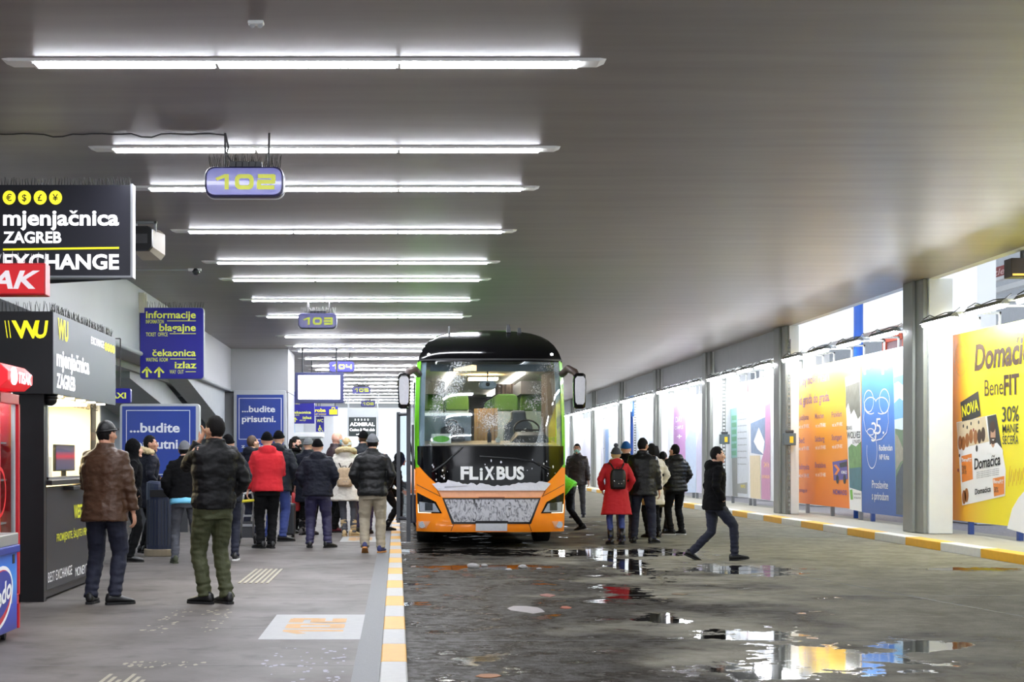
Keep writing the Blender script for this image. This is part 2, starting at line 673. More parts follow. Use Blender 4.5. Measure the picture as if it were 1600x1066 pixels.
# right side: edge beam pieces, fascia, piers
PIERY = [28.4, 38.5, 47.8, 57.1, 66.4, 75.8, 85.2, 94.6]
PIERG = M('pier_grey_paint', (140, 143, 138), .5, var=.06)
PIERW = M('pier_white_paint', (225, 228, 226), .5, var=.04)
for i, y in enumerate([18.9] + PIERY):
    p = MB().box(9.78, 10.22 if y < 30 else 10.02, y, y + 1.15, 0, CEIL, 1)
    p.box(9.70, 9.78, y + .08, y + 1.05, 0, CEIL, 0)      # channel on the carriageway side
    p.box(9.64, 9.70, y + .50, y + 1.05, 0, CEIL, 0)
    struct(p.build('pillar', [PIERG, PIERW], bevel=.012))
fs = M('fascia_sheet', (150, 152, 152), .45, .2, var=.12, vs=3)
for a, b_ in zip(PIERY[1:], PIERY[2:] + [101]):
    struct(MB().box(9.82, 9.9, a + 1.15, b_, 4.02, CEIL).build('trim', fs))
struct(MB().box(9.8, 9.98, -6, 101, CEIL, 5.05).build('trim', PIERW))
# white building behind the billboards, broken by openings
wb = MB()
wb.box(12.2, 12.6, 32.5, 103, 4.65, 9)
for a, b_ in ((32.5, 36.6), (45, 52), (55, 60.5), (63, 70), (72, 103)):
    wb.box(12.2, 12.6, a, b_, 0, 4.65)
struct(wb.build('wall_right', WHITEWALL))
struct(MB().box(17, 17.4, 10, 103, 0, 9).build('wall_right', M('grey_deep_wall', (168, 172, 178), .6)))
# ---------------------------------------------------------------- ceiling tubes
TROUGH = M('lamp_trough_white', (238, 238, 236), .35, var=.02)
TUBEM = M('lit_tube', (244, 247, 255), .4, var=0, emit=TUBE)
LAMPY = [-2.5, 1.4, 5.0, 8.7, 12.91, 16.5, 18.9, 22.46, 26.0, 28.5, 32.2, 35.9, 41.8, 45.3, 47.4, 51, 54.9, 57.3, 61, 64.2, 67.5, 70.6, 74.6, 78.6, 82.5, 86.5, 91]
NEAR = {12.91: 'long fluorescent strip on the ceiling in front of sign 102, nearest of all the strips',
        16.5: 'long fluorescent strip crossing just above sign 102',
        18.9: 'long fluorescent strip passing behind sign 102 and the big exchange sign'}
k = 0
for y in LAMPY:
    if y > 10:
        lab = NEAR.get(y) or 'long fluorescent ceiling strip, %s from the front of the row' % ORD[k]
        k += 1
    else:
        lab = 'fluorescent ceiling strip overhead, %s the camera' % ('just ahead of' if y > 6 else 'almost above' if y > 3 else 'right above' if y > 0 else 'close behind' if y > -3 else 'farthest behind')
    t = thing('ceiling_light', lab, 'ceiling light', (-.77, y, CEIL), 'fluorescent strips across the ceiling')
    tr = MB()
    sec = [(-.115, 4.70), (-.105, 4.676), (.105, 4.676), (.115, 4.70)]
    end = [(a * .8, 4.70 - (4.70 - z) * .1) for a, z in sec]
    tr.loft([[(x, y + a, z) for a, z in q] for x, q in ((-3.28, end), (-3.22, sec), (1.68, sec), (1.74, end))])
    tr.build('trough', TROUGH, t)
    for x0 in (-3.02, -1.50, .02):
        tb = MB().loft([[(x, y + a, z) for a, z in ((-.10, 4.680), (-.075, 4.662), (.075, 4.662), (.10, 4.680))] for x in (x0 + .015, x0 + 1.495)]).build('tube', TUBEM, t)
        MB().box(x0 - .012, x0 + .013, y - .08, y + .08, 4.658, 4.69).build('holder', WHITE, tb, bevel=.003)
# unseen lamps added in the passage behind the fascia to brighten the stair soffit
for y, lab in ((21.0, 'unseen square lit panel added in the side passage behind the exchange kiosk'), (25.5, 'unseen square lit panel added deeper in the side passage behind the taxi sign')):
    t = thing('added_passage_lamp', lab, 'lamp', (-6.7, y, 3.25), 'added lit panels of the side passage')
    MB().box(-7.0, -6.4, y - .3, y + .3, 3.2, 3.25).build('housing', WHITE, t)
    MB().box(-6.96, -6.44, y - .26, y + .26, 3.19, 3.2).build('diffuser', M('added_lit_panel', (248, 250, 255), .5, var=0, emit=24), t)

# ---------------------------------------------------------------- platform number signs
SBLUE = M('sign_blue_violet', (92, 92, 190), .2, var=.08, vs=2, coat=.15)
SBLUE2 = M('sign_deep_blue', (52, 50, 150), .25, var=.05)
SRIM = M('sign_dark_rim', (44, 42, 82), .35)
LIME = M('sign_lime_figures', (238, 244, 92), .5, var=.03)
WIRE = M('dark_cable', (58, 56, 58), .6)


def spikes(mb, p0, p1, n, h, r=.0035, fan=.03, dy=.04):
    p0, p1 = Vector(p0), Vector(p1)
    for i in range(n):
        p = p0.lerp(p1, (i + .5) / n)
        for s_ in (-1, 1):
            q = p + Vector((random.uniform(-fan, fan), s_ * random.uniform(.3, 1) * dy, h * random.uniform(.75, 1.05)))
            mb.tube([p, q], [r, r * .6], 4, cap=False)
    return mb


def box_digit(ch, x, z, w, h, t):
    """squared sign figure as strokes (rectangles in the sign's own plane)"""
    q = []
    def rc(a, b_, c, d): q.append([(x + a * w, z + c * h), (x + b_ * w, z + c * h), (x + b_ * w, z + d * h), (x + a * w, z + d * h)])
    a, b_ = t / w, t / h
    if ch == '1':
        rc(.62, .62 + a, 0, 1)
        q.append([(x + .12 * w, z + .74 * h), (x + .22 * w, z + .58 * h), (x + .72 * w, z + .80 * h), (x + .62 * w, z + h)])
    if ch == '0':
        o_, i_ = rrect(w, h, .05, 3), rrect(w - 2 * t, h - 2 * t, .022, 3)
        n = len(o_)
        for k in range(n):
            q.append([(x + w / 2 + p[0], z + h / 2 + p[1]) for p in (o_[k], o_[(k + 1) % n], i_[(k + 1) % n], i_[k])])
    seg = {'0': '', '2': 'tmbRl', '3': 'tmbRr', '4': 'LmRr', '5': 'tmbLr', '6': 'tmbLlr'}.get(ch, '')
    for s_ in seg:
        if s_ == 't': rc(.06, .94, 1 - b_, 1)
        if s_ == 'm': rc(.03, .97, .5 - b_ / 2, .5 + b_ / 2)
        if s_ == 'b': rc(.06, .94, 0, b_)
        if s_ == 'L': rc(0, a, .5, .96)
        if s_ == 'l': rc(0, a, .04, .5)
        if s_ == 'R': rc(1 - a, 1, .5, .96)
        if s_ == 'r': rc(1 - a, 1, .04, .5)
    return q


def number_sign(num, px, pyt, pyb, Y, first=False):
    c = at(px, (pyt + pyb) / 2, Y)
    h = (pyb - pyt) * Y / F
    w = .80
    t = thing('platform_sign', 'hanging blue sign with the yellow platform number %s and wire spikes on top' % num, 'sign', (c.x, Y, c.z), 'platform number signs')
    rr = [(x, z) for x, z in rrect(w, h, .09, 5)]
    MB().prism([(c.x + x, Y - .07, c.z + z) for x, z in rr], (0, .14, 0)).build('case', SRIM, t, bevel=.02)
    MB().prism([(c.x + x * .95, Y - .074, c.z + z * .88) for x, z in rr], (0, .01, 0)).build('face', SBLUE if num == '102' else SBLUE2, t)
    MB().prism([(c.x + x * 1.01, Y + .06, c.z + z * 1.02 - .004) for x, z in rr], (0, .03, 0)).build('rim', WHITE, t)
    d = MB()
    for i, ch in enumerate(num):
        for n_, q in enumerate(box_digit(ch, c.x - .315 + i * .222, c.z - .082, .19, .155, .042)):
            d.poly([(x, Y - .0755 - .0006 * n_ * (ch != '0'), z) for x, z in q])
    d.build('lettering', LIME, t, fix=False)
    sp = MB()
    spikes(sp, (c.x - .36, Y, c.z + h / 2), (c.x + .37, Y, c.z + h / 2), 34, .14, .003)
    sp.build('bird_spikes', SPIKE, t)
    top = c.z + h / 2
    rod = MB().tube([(c.x + .24, Y, top), (c.x + .25, Y, CEIL)], .011, 6).tube([(c.x - .2, Y, top), (c.x - .2, Y, CEIL)], .011, 6)
    rod.build('rod', WIRE, t)
    MB().tube([(c.x - .14, Y + .02, top + .06), (c.x - .19, Y + .03, top + .14), (c.x - .17, Y + .03, CEIL - .14), (c.x - .2, Y + .03, CEIL - .01)], .01, 6).build('cable', WIRE, t)
    bl = MB()
    for i in range(5):
        bl.box(c.x - .15 + i * .066, c.x - .088 + i * .066, Y - .05, Y + .05, top, top + .055)
    bl.build('ballast', DGREY, t, bevel=.004)


number_sign('102', 382.5, 262, 309, 15.75)
number_sign('103', 496, 490, 514, 32.2)
number_sign('104', 534, 564.5, 582, 48.3)
number_sign('105', 564.5, 604, 615.5, 66.6)
number_sign('106', 575, 626, 636, 85.5)
# cable run along the ceiling to sign 102
cb = MB()
pts = [(-4.9, 15.74, CEIL - .012)]
for i in range(30):
    x = -4.9 + (i + 1) * .1
    pts.append((x, 15.74 + .02 * math.sin(i * 1.7), CEIL - .012 - (.03 if i % 9 in (4, 5) else 0)))
pts += [(-1.76, 15.75, CEIL - .02)]
cb.tube(pts, .008, 6)
tag(cb.build('ceiling_cable', WIRE), 'thin dark cable clipped along the ceiling towards sign 102', 'cable')
# twin smoke detector
c = at(400, 33, 11.72)
t = thing('smoke_detector', 'small white twin detector on the ceiling ahead of the first strip', 'detector', (c.x, 11.72, CEIL))
MB().box(c.x - .06, c.x + .06, 11.68, 11.76, CEIL - .03, CEIL).build('base', WHITE, t, bevel=.01)
for s_ in (-1, 1):
    MB().ell((c.x + s_ * .03, 11.72, CEIL - .035), (.02, .02, .02)).build('sensor', LGREY, t, smooth=True)

# ---------------------------------------------------------------- big exchange sign, projecting from the fascia
NAVY = M('sign_black_navy', (27, 27, 36), .35, var=.05)
YDISC = M('sign_yellow_disc', (250, 240, 50), .5, var=.03, emit=.35)
WLIT = M('sign_lit_white', (248, 248, 250), .5, var=0, emit=.55)
YLIT = M('sign_lit_yellow', (236, 226, 30), .5, var=.02, emit=.35)
Y = 17.0
p0, p1 = at(-12, 431, Y), at(204, 289, Y)
t = thing('exchange_sign', 'large black currency exchange sign with white lettering and yellow coin discs', 'sign', (p1.x, Y, p0.z))
MB().box(p0.x, p1.x, Y, Y + .16, p0.z, p1.z).build('panel', NAVY, t)
fr = MB()
fr.box(p1.x, p1.x + .025, Y - .012, Y + .17, p0.z - .02, p1.z + .01).box(p0.x, p1.x, Y - .012, Y + .17, p0.z - .022, p0.z)
fr.build('frame', STEEL, t)
br = MB().box(-5.0, p1.x, Y + .05, Y + .1, p1.z - .30, p1.z - .25).box(-5.0, p1.x, Y + .17, Y + .22, p0.z + .1, p0.z + .15)
br.tube([(p1.x - .12, Y + .1, p0.z), (-4.98, 18.2, 3.42)], .03, 8)
br.build('bracket', DGREY, t)
for px, g in ((14.5, '€'), (38.5, '$'), (63, '£'), (87, '¥')):
    c = at(px, 309, Y)
    dsc = MB().prism([(c.x + math.cos(a * R(15)) * .07, Y - .012, c.z + math.sin(a * R(15)) * .077) for a in range(24)], (0, .014, 0)).build('coin_disc', YDISC, t)
    MB().text(g, c + Vector((0, -.014, 0)), XA, ZA, h=.075, bold=.012).build('currency_symbol', BLET, dsc, fix=False)
l = MB()
l.text('mjenjačnica', at(95.5, 339.5, Y), XA, ZA, w=181 * Y / F, h=.172, bold=.027)
l.text('ZAGREB', at(50.5, 370.5, Y), XA, ZA, w=91 * Y / F, h=.125, bold=.03)
l.text('EXCHANGE', at(95.5, 408.5, Y), XA, ZA, w=181 * Y / F, h=.165, bold=.03)
l.build('lettering', WLIT, t, fix=False)
a, b_ = at(5, 390, Y), at(186, 387.5, Y)
MB().prism([(a.x, Y - .006, a.z - .01), (b_.x, Y - .006, b_.z - .01), (b_.x, Y - .006, b_.z + .01), (a.x, Y - .006, a.z + .01)], (0, .008, 0)).build('dividing_line', YLIT, t)
spikes(MB(), (p0.x, Y + .08, p1.z), (p1.x, Y + .08, p1.z), 46, .1, .0035, .02).build('bird_spikes', SPIKE, t)

# red shop sign in front of it
RED = M('sign_red', (212, 22, 32), .35, var=.05, emit=.12)
REDD = M('sign_red_side', (176, 20, 28), .35, var=.05)
Y = 12.5
p0, p1 = at(-75, 461, Y), at(71, 411, Y)
t = thing('red_sign', 'red box sign with white slanted capitals cut off by the picture edge', 'sign', (p1.x, Y, p0.z))
MB().box(p0.x, p1.x, Y, Y + .17, p0.z, p1.z).build('box', REDD, t, bevel=.008)
MB().box(p0.x + .012, p1.x - .012, Y - .006, Y + .01, p0.z + .014, p1.z - .012).build('face', RED, t)
MB().text('TISAK', at(-6, 436.5, Y), XA, ZA, w=138 * Y / F, h=.145, bold=.03, shear=.28, off=.012).build('lettering', M('sign_pale_letters', (226, 220, 224), .5, emit=.2), t, fix=False)
spikes(MB(), (p0.x, Y + .08, p1.z), (p1.x, Y + .08, p1.z), 14, .1, .0035, .035).build('bird_spikes', M('clear_spikes', (205, 205, 208), .3), t)
MB().tube([(p0.x + .05, Y + .08, p0.z + .13), (-5.0, Y + .08, p0.z + .13), ], .025, 8).build('bracket', DGREY, t)
MB().box(-5.6, -4.95, 12.2, 12.9, 2.4, 3.4).build('trim_2', DGREY)['kind'] = 'structure'

# loudspeaker under the ceiling
c = at(231, 377, 21.7)
t = thing('loudspeaker', 'black and cream box loudspeaker under the ceiling beside the exchange sign', 'loudspeaker', (c.x, 21.7, c.z))
oct_ = [(-.2, -.15), (-.13, -.22), (.13, -.22), (.19, -.15), (.19, .14), (.12, .2), (-.14, .2), (-.2, .14)]
MB().loft([[(c.x - .06 + x * .78, 21.5, c.z + .02 + z * .78) for x, z in oct_], [(c.x + .03 + x, 21.85, c.z - .03 + z) for x, z in oct_]]).build('cabinet', M('speaker_cream', (176, 168, 154), .5), t)
MB().loft([[(c.x - .06 + x * .80, 21.47, c.z + .02 + z * .80) for x, z in oct_], [(c.x - .055 + x * .84, 21.56, c.z + .02 + z * .84) for x, z in oct_]]).build('hood', BLACK, t)
MB().box(c.x - .14, c.x + .03, 21.462, 21.468, c.z - .06, c.z + .07).build('grille', M('speaker_grille', (66, 66, 68), .5, var=.4, vs=90), t)
MB().box(c.x - .2, c.x + .14, 21.6, 21.66, CEIL - .03, CEIL).box(c.x + .1, c.x + .13, 21.6, 21.66, c.z + .1, CEIL).box(c.x - .17, c.x - .14, 21.6, 21.66, c.z + .1, CEIL).build('bracket', LGREY, t)

# dome camera and its conduit
c = at(299, 424, 27)
t = thing('dome_camera', 'small white dome camera hanging below the ceiling near the information sign', 'camera', (c.x, 27, CEIL))
MB().box(c.x - .05, c.x + .17, 26.95, 27.05, CEIL - .04, CEIL).tube([(c.x + .08, 27, CEIL), (c.x + .08, 27, c.z + .03)], .05, 12).build('mount', WHITE, t, smooth=False)
MB().ell((c.x + .08, 27, c.z), (.07, .07, .07)).build('dome', M('camera_dome_dark', (50, 52, 56), .15), t, smooth=True)
tag(MB().tube([(-5, 27, CEIL - .02), (c.x - .05, 27, CEIL - .02)], .014, 6).build('cable_conduit', LGREY), 'thin grey conduit across the ceiling leading to the dome camera', 'conduit')

# ---------------------------------------------------------------- information sign
INFO = M('sign_info_blue', (36, 34, 140), .3, var=.04, coat=.2)
Y = 30.0


def arrow(mb, px0, px1, py0, py1, Y):
    cx, w = (px0 + px1) / 2, (px1 - px0)
    def P(x, y): return at(cx + x * w, py0 + y * (py1 - py0), Y - .006)
    mb.poly([P(-.1, 1), P(.1, 1), P(.1, .12), P(-.1, .12)])
    mb.poly([P(-.5, .52), P(-.36, .62), P(.0, .2), P(0, 0)])
    mb.poly([P(.5, .52), P(0, 0), P(0, .2), P(.36, .62)])


p0, p1 = at(219, 592, Y), at(318, 481, Y)
t = thing('information_sign', 'blue hanging sign in yellow letters for information, tickets and way out', 'sign', (p1.x, Y, p0.z))
cc = (p0 + p1) / 2
MB().prism([(cc.x + x, Y, cc.z + z) for x, z in rrect(p1.x - p0.x, p1.z - p0.z, .06)], (0, .18, 0)).build('panel', INFO, t, bevel=.006)
MB().prism([(cc.x + x * 1.008, Y + .02, cc.z + z * 1.006) for x, z in rrect(p1.x - p0.x, p1.z - p0.z, .06)], (0, .14, 0)).build('rim', LGREY, t)
l = MB()
for s_, x0, x1, yc, hh in (('informacije', 228, 306, 491.5, 11.5), ('blagajne', 249, 306, 511.5, 11.5), ('čekaonica', 238, 306, 551, 11), ('izlaz', 273, 307, 570, 11)):
    l.text(s_, at((x0 + x1) / 2, yc, Y), XA, ZA, w=(x1 - x0) * Y / F, h=hh * Y / F, bold=.02)
for s_, x0, x1, yc in (('INFORMATION', 228, 256, 502.5), ('TICKET  OFFICE', 228, 262, 522.5), ('WAITING  ROOM', 228, 262, 562), ('WAY  OUT', 265, 287, 581)):
    l.text(s_, at((x0 + x1) / 2, yc, Y), XA, ZA, w=(x1 - x0) * Y / F, h=6.2 * Y / F, bold=.004)
for x0, x1, yc in ((261, 306, 501.5), (265, 306, 521.5), (266, 306, 561), (290, 306, 581)):
    l.poly([at(x0, yc + .5, Y - .006), at(x1, yc + .5, Y - .006), at(x1, yc - .5, Y - .006), at(x0, yc - .5, Y - .006)])
arrow(l, 221, 238, 573, 590, Y)
arrow(l, 240, 257, 573, 590, Y)
l.build('lettering', LIME, t, fix=False)
MB().box(p0.x, p0.x + .12, Y + .02, Y + .12, p1.z, CEIL - .12).box(-5.0, p0.x + .1, Y + .03, Y + .11, p1.z + .02, p1.z + .1).box(-5.0, -4.9, Y - .05, Y + .2, p1.z - .1, CEIL - .1).build('bracket', M('cream_bracket', (196, 192, 172), .5), t)
spikes(MB(), (p0.x + .1, Y + .08, p1.z), (p1.x, Y + .08, p1.z), 22, .13, .004, .03).build('bird_spikes', SPIKE, t)

# small taxi sign
Y = 24.0
p0, p1 = at(150, 630, Y), at(204, 607, Y)
t = thing('taxi_sign', 'small blue sign with yellow capitals half hidden behind the exchange kiosk', 'sign', (p1.x, Y, p0.z))
cc = (p0 + p1) / 2
MB().prism([(cc.x + x, Y, cc.z + z) for x, z in rrect(p1.x - p0.x, p1.z - p0.z, .03)], (0, .12, 0)).build('panel', INFO, t, bevel=.006)
MB().text('TAXI', at(180, 618, Y), XA, ZA, w=34 * Y / F, h=9 * Y / F, bold=.03).build('lettering', LIME, t, fix=False)
MB().tube([(cc.x + .1, Y + .06, p1.z), (cc.x + .1, Y + .06, 3.25)], .01, 6).tube([(cc.x + .1, Y + .06, 3.25), (-5.7, Y + .06, 3.25)], .01, 6).build('rod', WIRE, t)

# ---------------------------------------------------------------- poster cases
POST = M('poster_blue', (40, 66, 152), .3, var=.05, vs=1.5, coat=.3)
PALE = M('poster_white_print', (226, 230, 240), .5, var=.02)


def poster(x0, x1, y0, y1, Y, zb, label, lines, fr, frame_in, extra=None, legs=True):
    a, b_ = at(x0, y1, Y), at(x1, y0, Y)
    cx = (a.x + b_.x) / 2
    w, h = b_.x - a.x, b_.z - zb
    cz = zb + h / 2
    t = thing('poster_case', label, 'poster', (cx, Y, 0))
    MB().prism([(cx + x, Y, cz + z) for x, z in rrect(w, h, .07)], (0, .16, 0)).build('case', M('poster_case_silver', (186, 190, 194), .4, .3, var=.04), t, bevel=.01)
    q0, q1 = at(frame_in[0], frame_in[3], Y), at(frame_in[1], frame_in[2], Y)
    q0.z = max(q0.z, zb + .12)
    MB().box(q0.x, q1.x, Y - .01, Y + .02, q0.z, q1.z).build('printed_sheet', POST, t)
    l = MB()
    for s_, xa, xb, yc, hh in lines:
        l.text(s_, at((xa + xb) / 2, yc, Y) + Vector((0, -.01, 0)), XA, ZA, w=(xb - xa) * Y / F, h=hh * Y / F, bold=.025)
    xa, xb, ya, yb = fr
    lw = 1.0
    for (u0, u1, v0, v1) in ((xa, xb, ya, ya + lw), (xa, xb, yb - lw, yb), (xa, xa + lw, ya, yb), (xb - lw, xb, ya, yb)):
        l.poly([at(u0, v1, Y - .0125), at(u1, v1, Y - .0125), at(u1, v0, Y - .0125), at(u0, v0, Y - .0125)])
    l.build('lettering', PALE, t, fix=False)
    if legs:
        MB().box(cx - w * .35, cx + w * .35, Y + .02, Y + .14, 0, zb).build('foot', DGREY, t)
    return t


poster(187, 312, 631, 775, 29.0, .55, 'blue citylight poster with white words standing behind the litter bin', [('...budite', 203, 281, 668, 15), ('prisutni.', 212, 283, 693.5, 15)],
       (197, 297, 641, 742), (191, 306, 635, 752))
poster(365, 447, 610, 765, 46.4, .35, 'blue poster with white words on the grey pier behind the red hoodie', [('...budite', 378, 430, 639, 10), ('prisutni.', 378, 431, 654.5, 10), ('z... i dalje', 377, 424, 697, 6)],
       (373, 440, 622, 687), (370, 443, 617, 735))

# ---------------------------------------------------------------- screen, rear signs
Y = 46.4
p0, p1 = at(461, 630, Y), at(537, 582, Y)
t = thing('departure_screen', 'ceiling-hung display in a dark blue frame glowing plain white', 'screen', (p0.x, Y, p0.z))
MB().box(p0.x, p1.x, Y, Y + .2, p0.z, p1.z).build('frame', M('screen_frame_blue', (52, 56, 98), .4), t, bevel=.01)
q0, q1 = at(466, 624, Y), at(531.5, 586.5, Y)
MB().box(q0.x, q1.x, Y - .012, Y + .01, q0.z, q1.z).build('display', M('lit_display', (250, 250, 255), .4, var=0, emit=1.6), t)
MB().tube([(p0.x + .22, Y + .1, p1.z), (p0.x + .22, Y + .1, CEIL)], .025, 8).tube([(p1.x - .22, Y + .1, p1.z), (p1.x - .22, Y + .1, CEIL)], .025, 8).build('hanger', DGREY, t)

Y = 52.0
p0, p1 = at(450, 662, Y), at(491.5, 612, Y)
t = thing('way_out_sign', 'dark blue direction sign with small yellow words under the glowing screen', 'sign', (p1.x, Y, p0.z))
MB().box(p0.x, p1.x, Y, Y + .15, p0.z, p1.z).build('panel', INFO, t, bevel=.01)
l = MB()
l.text('čekaonica', at(471.5, 644.3, Y), XA, ZA, w=29 * Y / F, h=4.4 * Y / F, bold=.02)
l.text('izlaz', at(480, 652.5, Y), XA, ZA, w=14 * Y / F, h=4.4 * Y / F, bold=.02)
l.text('WAITING ROOM', at(460, 648.8, Y), XA, ZA, w=15 * Y / F, h=2.4 * Y / F)
l.text('WAY OUT', at(473, 657, Y), XA, ZA, w=10 * Y / F, h=2.2 * Y / F)
l.text('TICKET OFFICE', at(461, 631, Y), XA, ZA, w=15 * Y / F, h=2.4 * Y / F)
arrow(l, 458, 464.5, 652, 660, Y)
arrow(l, 451, 457, 652, 660, Y)
l.build('lettering', LIME, t, fix=False)
MB().tube([(p1.x - .1, Y + .08, p1.z), (p1.x - .1, Y + .08, CEIL)], .02, 6).tube([(p0.x + .1, Y + .08, p1.z), (p0.x + .1, Y + .08, CEIL)], .02, 6).build('hanger', DGREY, t)

Y = 58.0
p0, p1 = at(484, 650, Y), at(528, 635, Y)
t = thing('luggage_sign', 'blue sign with yellow word and a yellow suitcase picture', 'sign', (p1.x, Y, p0.z))
MB().box(p0.x, p1.x, Y, Y + .15, p0.z, p1.z).build('panel', INFO, t, bevel=.01)
l = MB().text('roba', at(500.5, 641, Y), XA, ZA, w=17 * Y / F, h=5.5 * Y / F, bold=.03).text('LEFT LUGGAGE', at(501, 647.3, Y), XA, ZA, w=17 * Y / F, h=2.4 * Y / F, bold=.01)
a, b_ = at(514.5, 648, Y - .006), at(527, 640, Y - .006)
l.poly([(a.x, a.y, a.z), (b_.x, a.y, a.z), (b_.x, a.y, b_.z), (a.x, a.y, b_.z)])
for (u0, u1, v0, v1) in ((518, 519, 637, 640), (522.6, 523.6, 637, 640), (518, 523.6, 636.6, 637.8)):
    l.poly([at(u0, v1, Y - .006), at(u1, v1, Y - .006), at(u1, v0, Y - .006), at(u0, v0, Y - .006)])
l.build('lettering', M('pictogram_yellow', (240, 226, 30), .5), t, fix=False)
MB().tube([(p1.x - .1, Y + .08, p1.z), (p1.x - .1, Y + .08, CEIL)], .015, 6).tube([(p0.x + .3, Y + .08, p1.z), (p0.x + .3, Y + .08, CEIL)], .015, 6).build('hanger', DGREY, t)

Y = 58.2
p0, p1 = at(493.5, 675, Y), at(506.5, 651, Y)
t = thing('toilet_sign', 'narrow blue toilet sign with yellow letters above a wheelchair symbol', 'sign', (p1.x, Y, p0.z))
MB().box(p0.x, p1.x, Y, Y + .12, p0.z, p1.z).build('panel', INFO, t, bevel=.01)
l = MB().text('WC', at(500, 657.3, Y), XA, ZA, w=10 * Y / F, h=5 * Y / F, bold=.02)
c = at(500, 671, Y - .006)
rr = .07
l.add([(c.x + math.cos(a * .35) * q, Y - .006, c.z + math.sin(a * .35) * q) for a in range(18) for q in (rr, rr * .68)], [(2 * i, 2 * i + 2, 2 * i + 3, 2 * i + 1) for i in range(15)])
l.poly([(c.x - .03, Y - .006, c.z), (c.x + .02, Y - .006, c.z), (c.x + .01, Y - .006, c.z + .15), (c.x - .03, Y - .006, c.z + .15)])
l.poly([(c.x, Y - .0062, c.z - .01), (c.x + .12, Y - .0062, c.z - .06), (c.x + .11, Y - .0062, c.z - .09), (c.x, Y - .0062, c.z + .03)])
l.build('lettering', LIME, t, fix=False)
MB().tube([((p0.x + p1.x) / 2, Y + .06, p1.z), ((p0.x + p1.x) / 2, Y + .06, CEIL)], .015, 6).build('hanger', DGREY, t)

Y = 60.0
p0, p1 = at(449.5, 676, Y), at(460.5, 657, Y)
t = thing('crest_sign', 'light blue panel with a small red and white shield', 'sign', (p0.x, Y, p0.z))
MB().box(p0.x - .05, p1.x, Y, Y + .08, p0.z, p1.z).build('panel', M('sky_blue_panel', (132, 188, 226), .5), t, bevel=.005)
c = at(455, 666.5, Y - .004)
MB().poly([(c.x - .075, Y - .004, c.z + .1), (c.x - .08, Y - .004, c.z), (c.x, Y - .004, c.z - .13), (c.x + .08, Y - .004, c.z), (c.x + .075, Y - .004, c.z + .1)]).build('shield', M('shield_red', (224, 84, 48), .5), t, fix=False)
MB().poly([(c.x - .02, Y - .006, c.z + .06), (c.x - .02, Y - .006, c.z - .03), (c.x + .01, Y - .006, c.z - .06), (c.x + .03, Y - .006, c.z + .06)]).build('shield_mark', WLET, t, fix=False)
MB().box(p0.x - .05, p0.x, Y + .01, Y + .06, 0, p0.z).build('post', LGREY, t)

# small stall far down the platform
Y = 62.0
p0, p1 = at(453, 676, Y), at(503, 676, Y)
t = thing('news_stall', 'small white-roofed stall with a dark window far down the platform', 'stall', ((p0.x + p1.x) / 2, Y, 0))
MB().box(p0.x, p1.x, Y, Y + 2, p0.z - .18, p0.z).build('roof', WHITE, t, bevel=.02)
MB().box(p0.x + .05, p1.x - .05, Y + .05, Y + 1.9, 0, p0.z - .18).build('body', LGREY, t)
MB().box(p0.x + .1, p1.x - .1, Y + .03, Y + .06, 1.0, p0.z - .24).build('window', M('stall_dark_window', (84, 86, 84), .2, var=.5, vs=9), t)
# casino light box and its column
Y = 76.0
p0, p1 = at(545, 682, Y), at(588, 652, Y)
t = thing('casino_sign', 'black light box with white lettering hanging at the far bright end', 'sign', ((p0.x + p1.x) / 2, Y, p0.z))
MB().box(p0.x, p1.x, Y, Y + .3, p0.z, p1.z).build('light_box', M('lightbox_black', (34, 44, 44), .4), t, bevel=.01)
l = MB().text('ADMIRAL', at(566, 663, Y), XA, ZA, w=39 * Y / F, h=5.5 * Y / F, bold=.03)
l.text('Casino & Slot club', at(566, 671.5, Y), XA, ZA, w=39 * Y / F, h=4.5 * Y / F, bold=.025)
l.text('od 0-24 h', at(565, 678.5, Y), XA, ZA, w=17 * Y / F, h=2.6 * Y / F, bold=.02)
for i in range(5):
    c = at(555 + i * 5, 656, Y - .005)
    l.poly([(c.x + math.cos(a * R(60)) * .035, Y - .005, c.z + math.sin(a * R(60)) * .05) for a in range(6)])
l.build('lettering', WLIT, t, fix=False)
a, b_ = at(543, 652, Y), at(591, 638, Y)
MB().box(a.x, b_.x, Y - .02, Y + .35, p1.z, b_.z).build('header', LGREY, t)
MB().box(a.x, a.x + .06, Y, Y + .3, p0.z, CEIL).box(b_.x - .06, b_.x, Y, Y + .3, p0.z, CEIL).build('hanger', LGREY, t)

# ---------------------------------------------------------------- exchange kiosk
KX, KY0, KY1 = -3.40, 14.88, 17.75
KBLK = M('kiosk_black', (14, 14, 17), .38, var=.08)
KGRY = M('kiosk_charcoal', (40, 41, 46), .4, var=.05)
KCAN = M('kiosk_canopy_side', (64, 68, 80), .4, var=.04)
WARM = M('kiosk_cream_wall', (236, 222, 184), .5, var=.05, vs=1.2)
t = thing('exchange_kiosk', 'black currency exchange kiosk with a lit window behind the man in brown', 'kiosk', (KX - .7, KY0 + 1.4, 0))
b = MB()
b.box(-5.0, KX - .02, KY0, KY0 + .08, 0, 2.0)                 # end wall to the camera
b.box(-5.0, KX, KY1 - .06, KY1, 0, 2.0).box(-5.0, -4.92, KY0, KY1, 0, 2.0)
b.box(-4.95, KX - .03, KY0 + .05, KY1, .02, .1)
b.box(-4.95, -4.9, KY0 + .1, KY1 - .1, 0, .1)
b.build('body', KBLK, t)
MB().box(KX - .06, KX + .003, KY0 - .005, KY0 + .10, 0, 2.0).build('corner_post', KBLK, t)
MB().box(KX - .08, KX, KY0 + .13, KY1, .1, 1.1).build('front_panel', KGRY, t, bevel=.004)
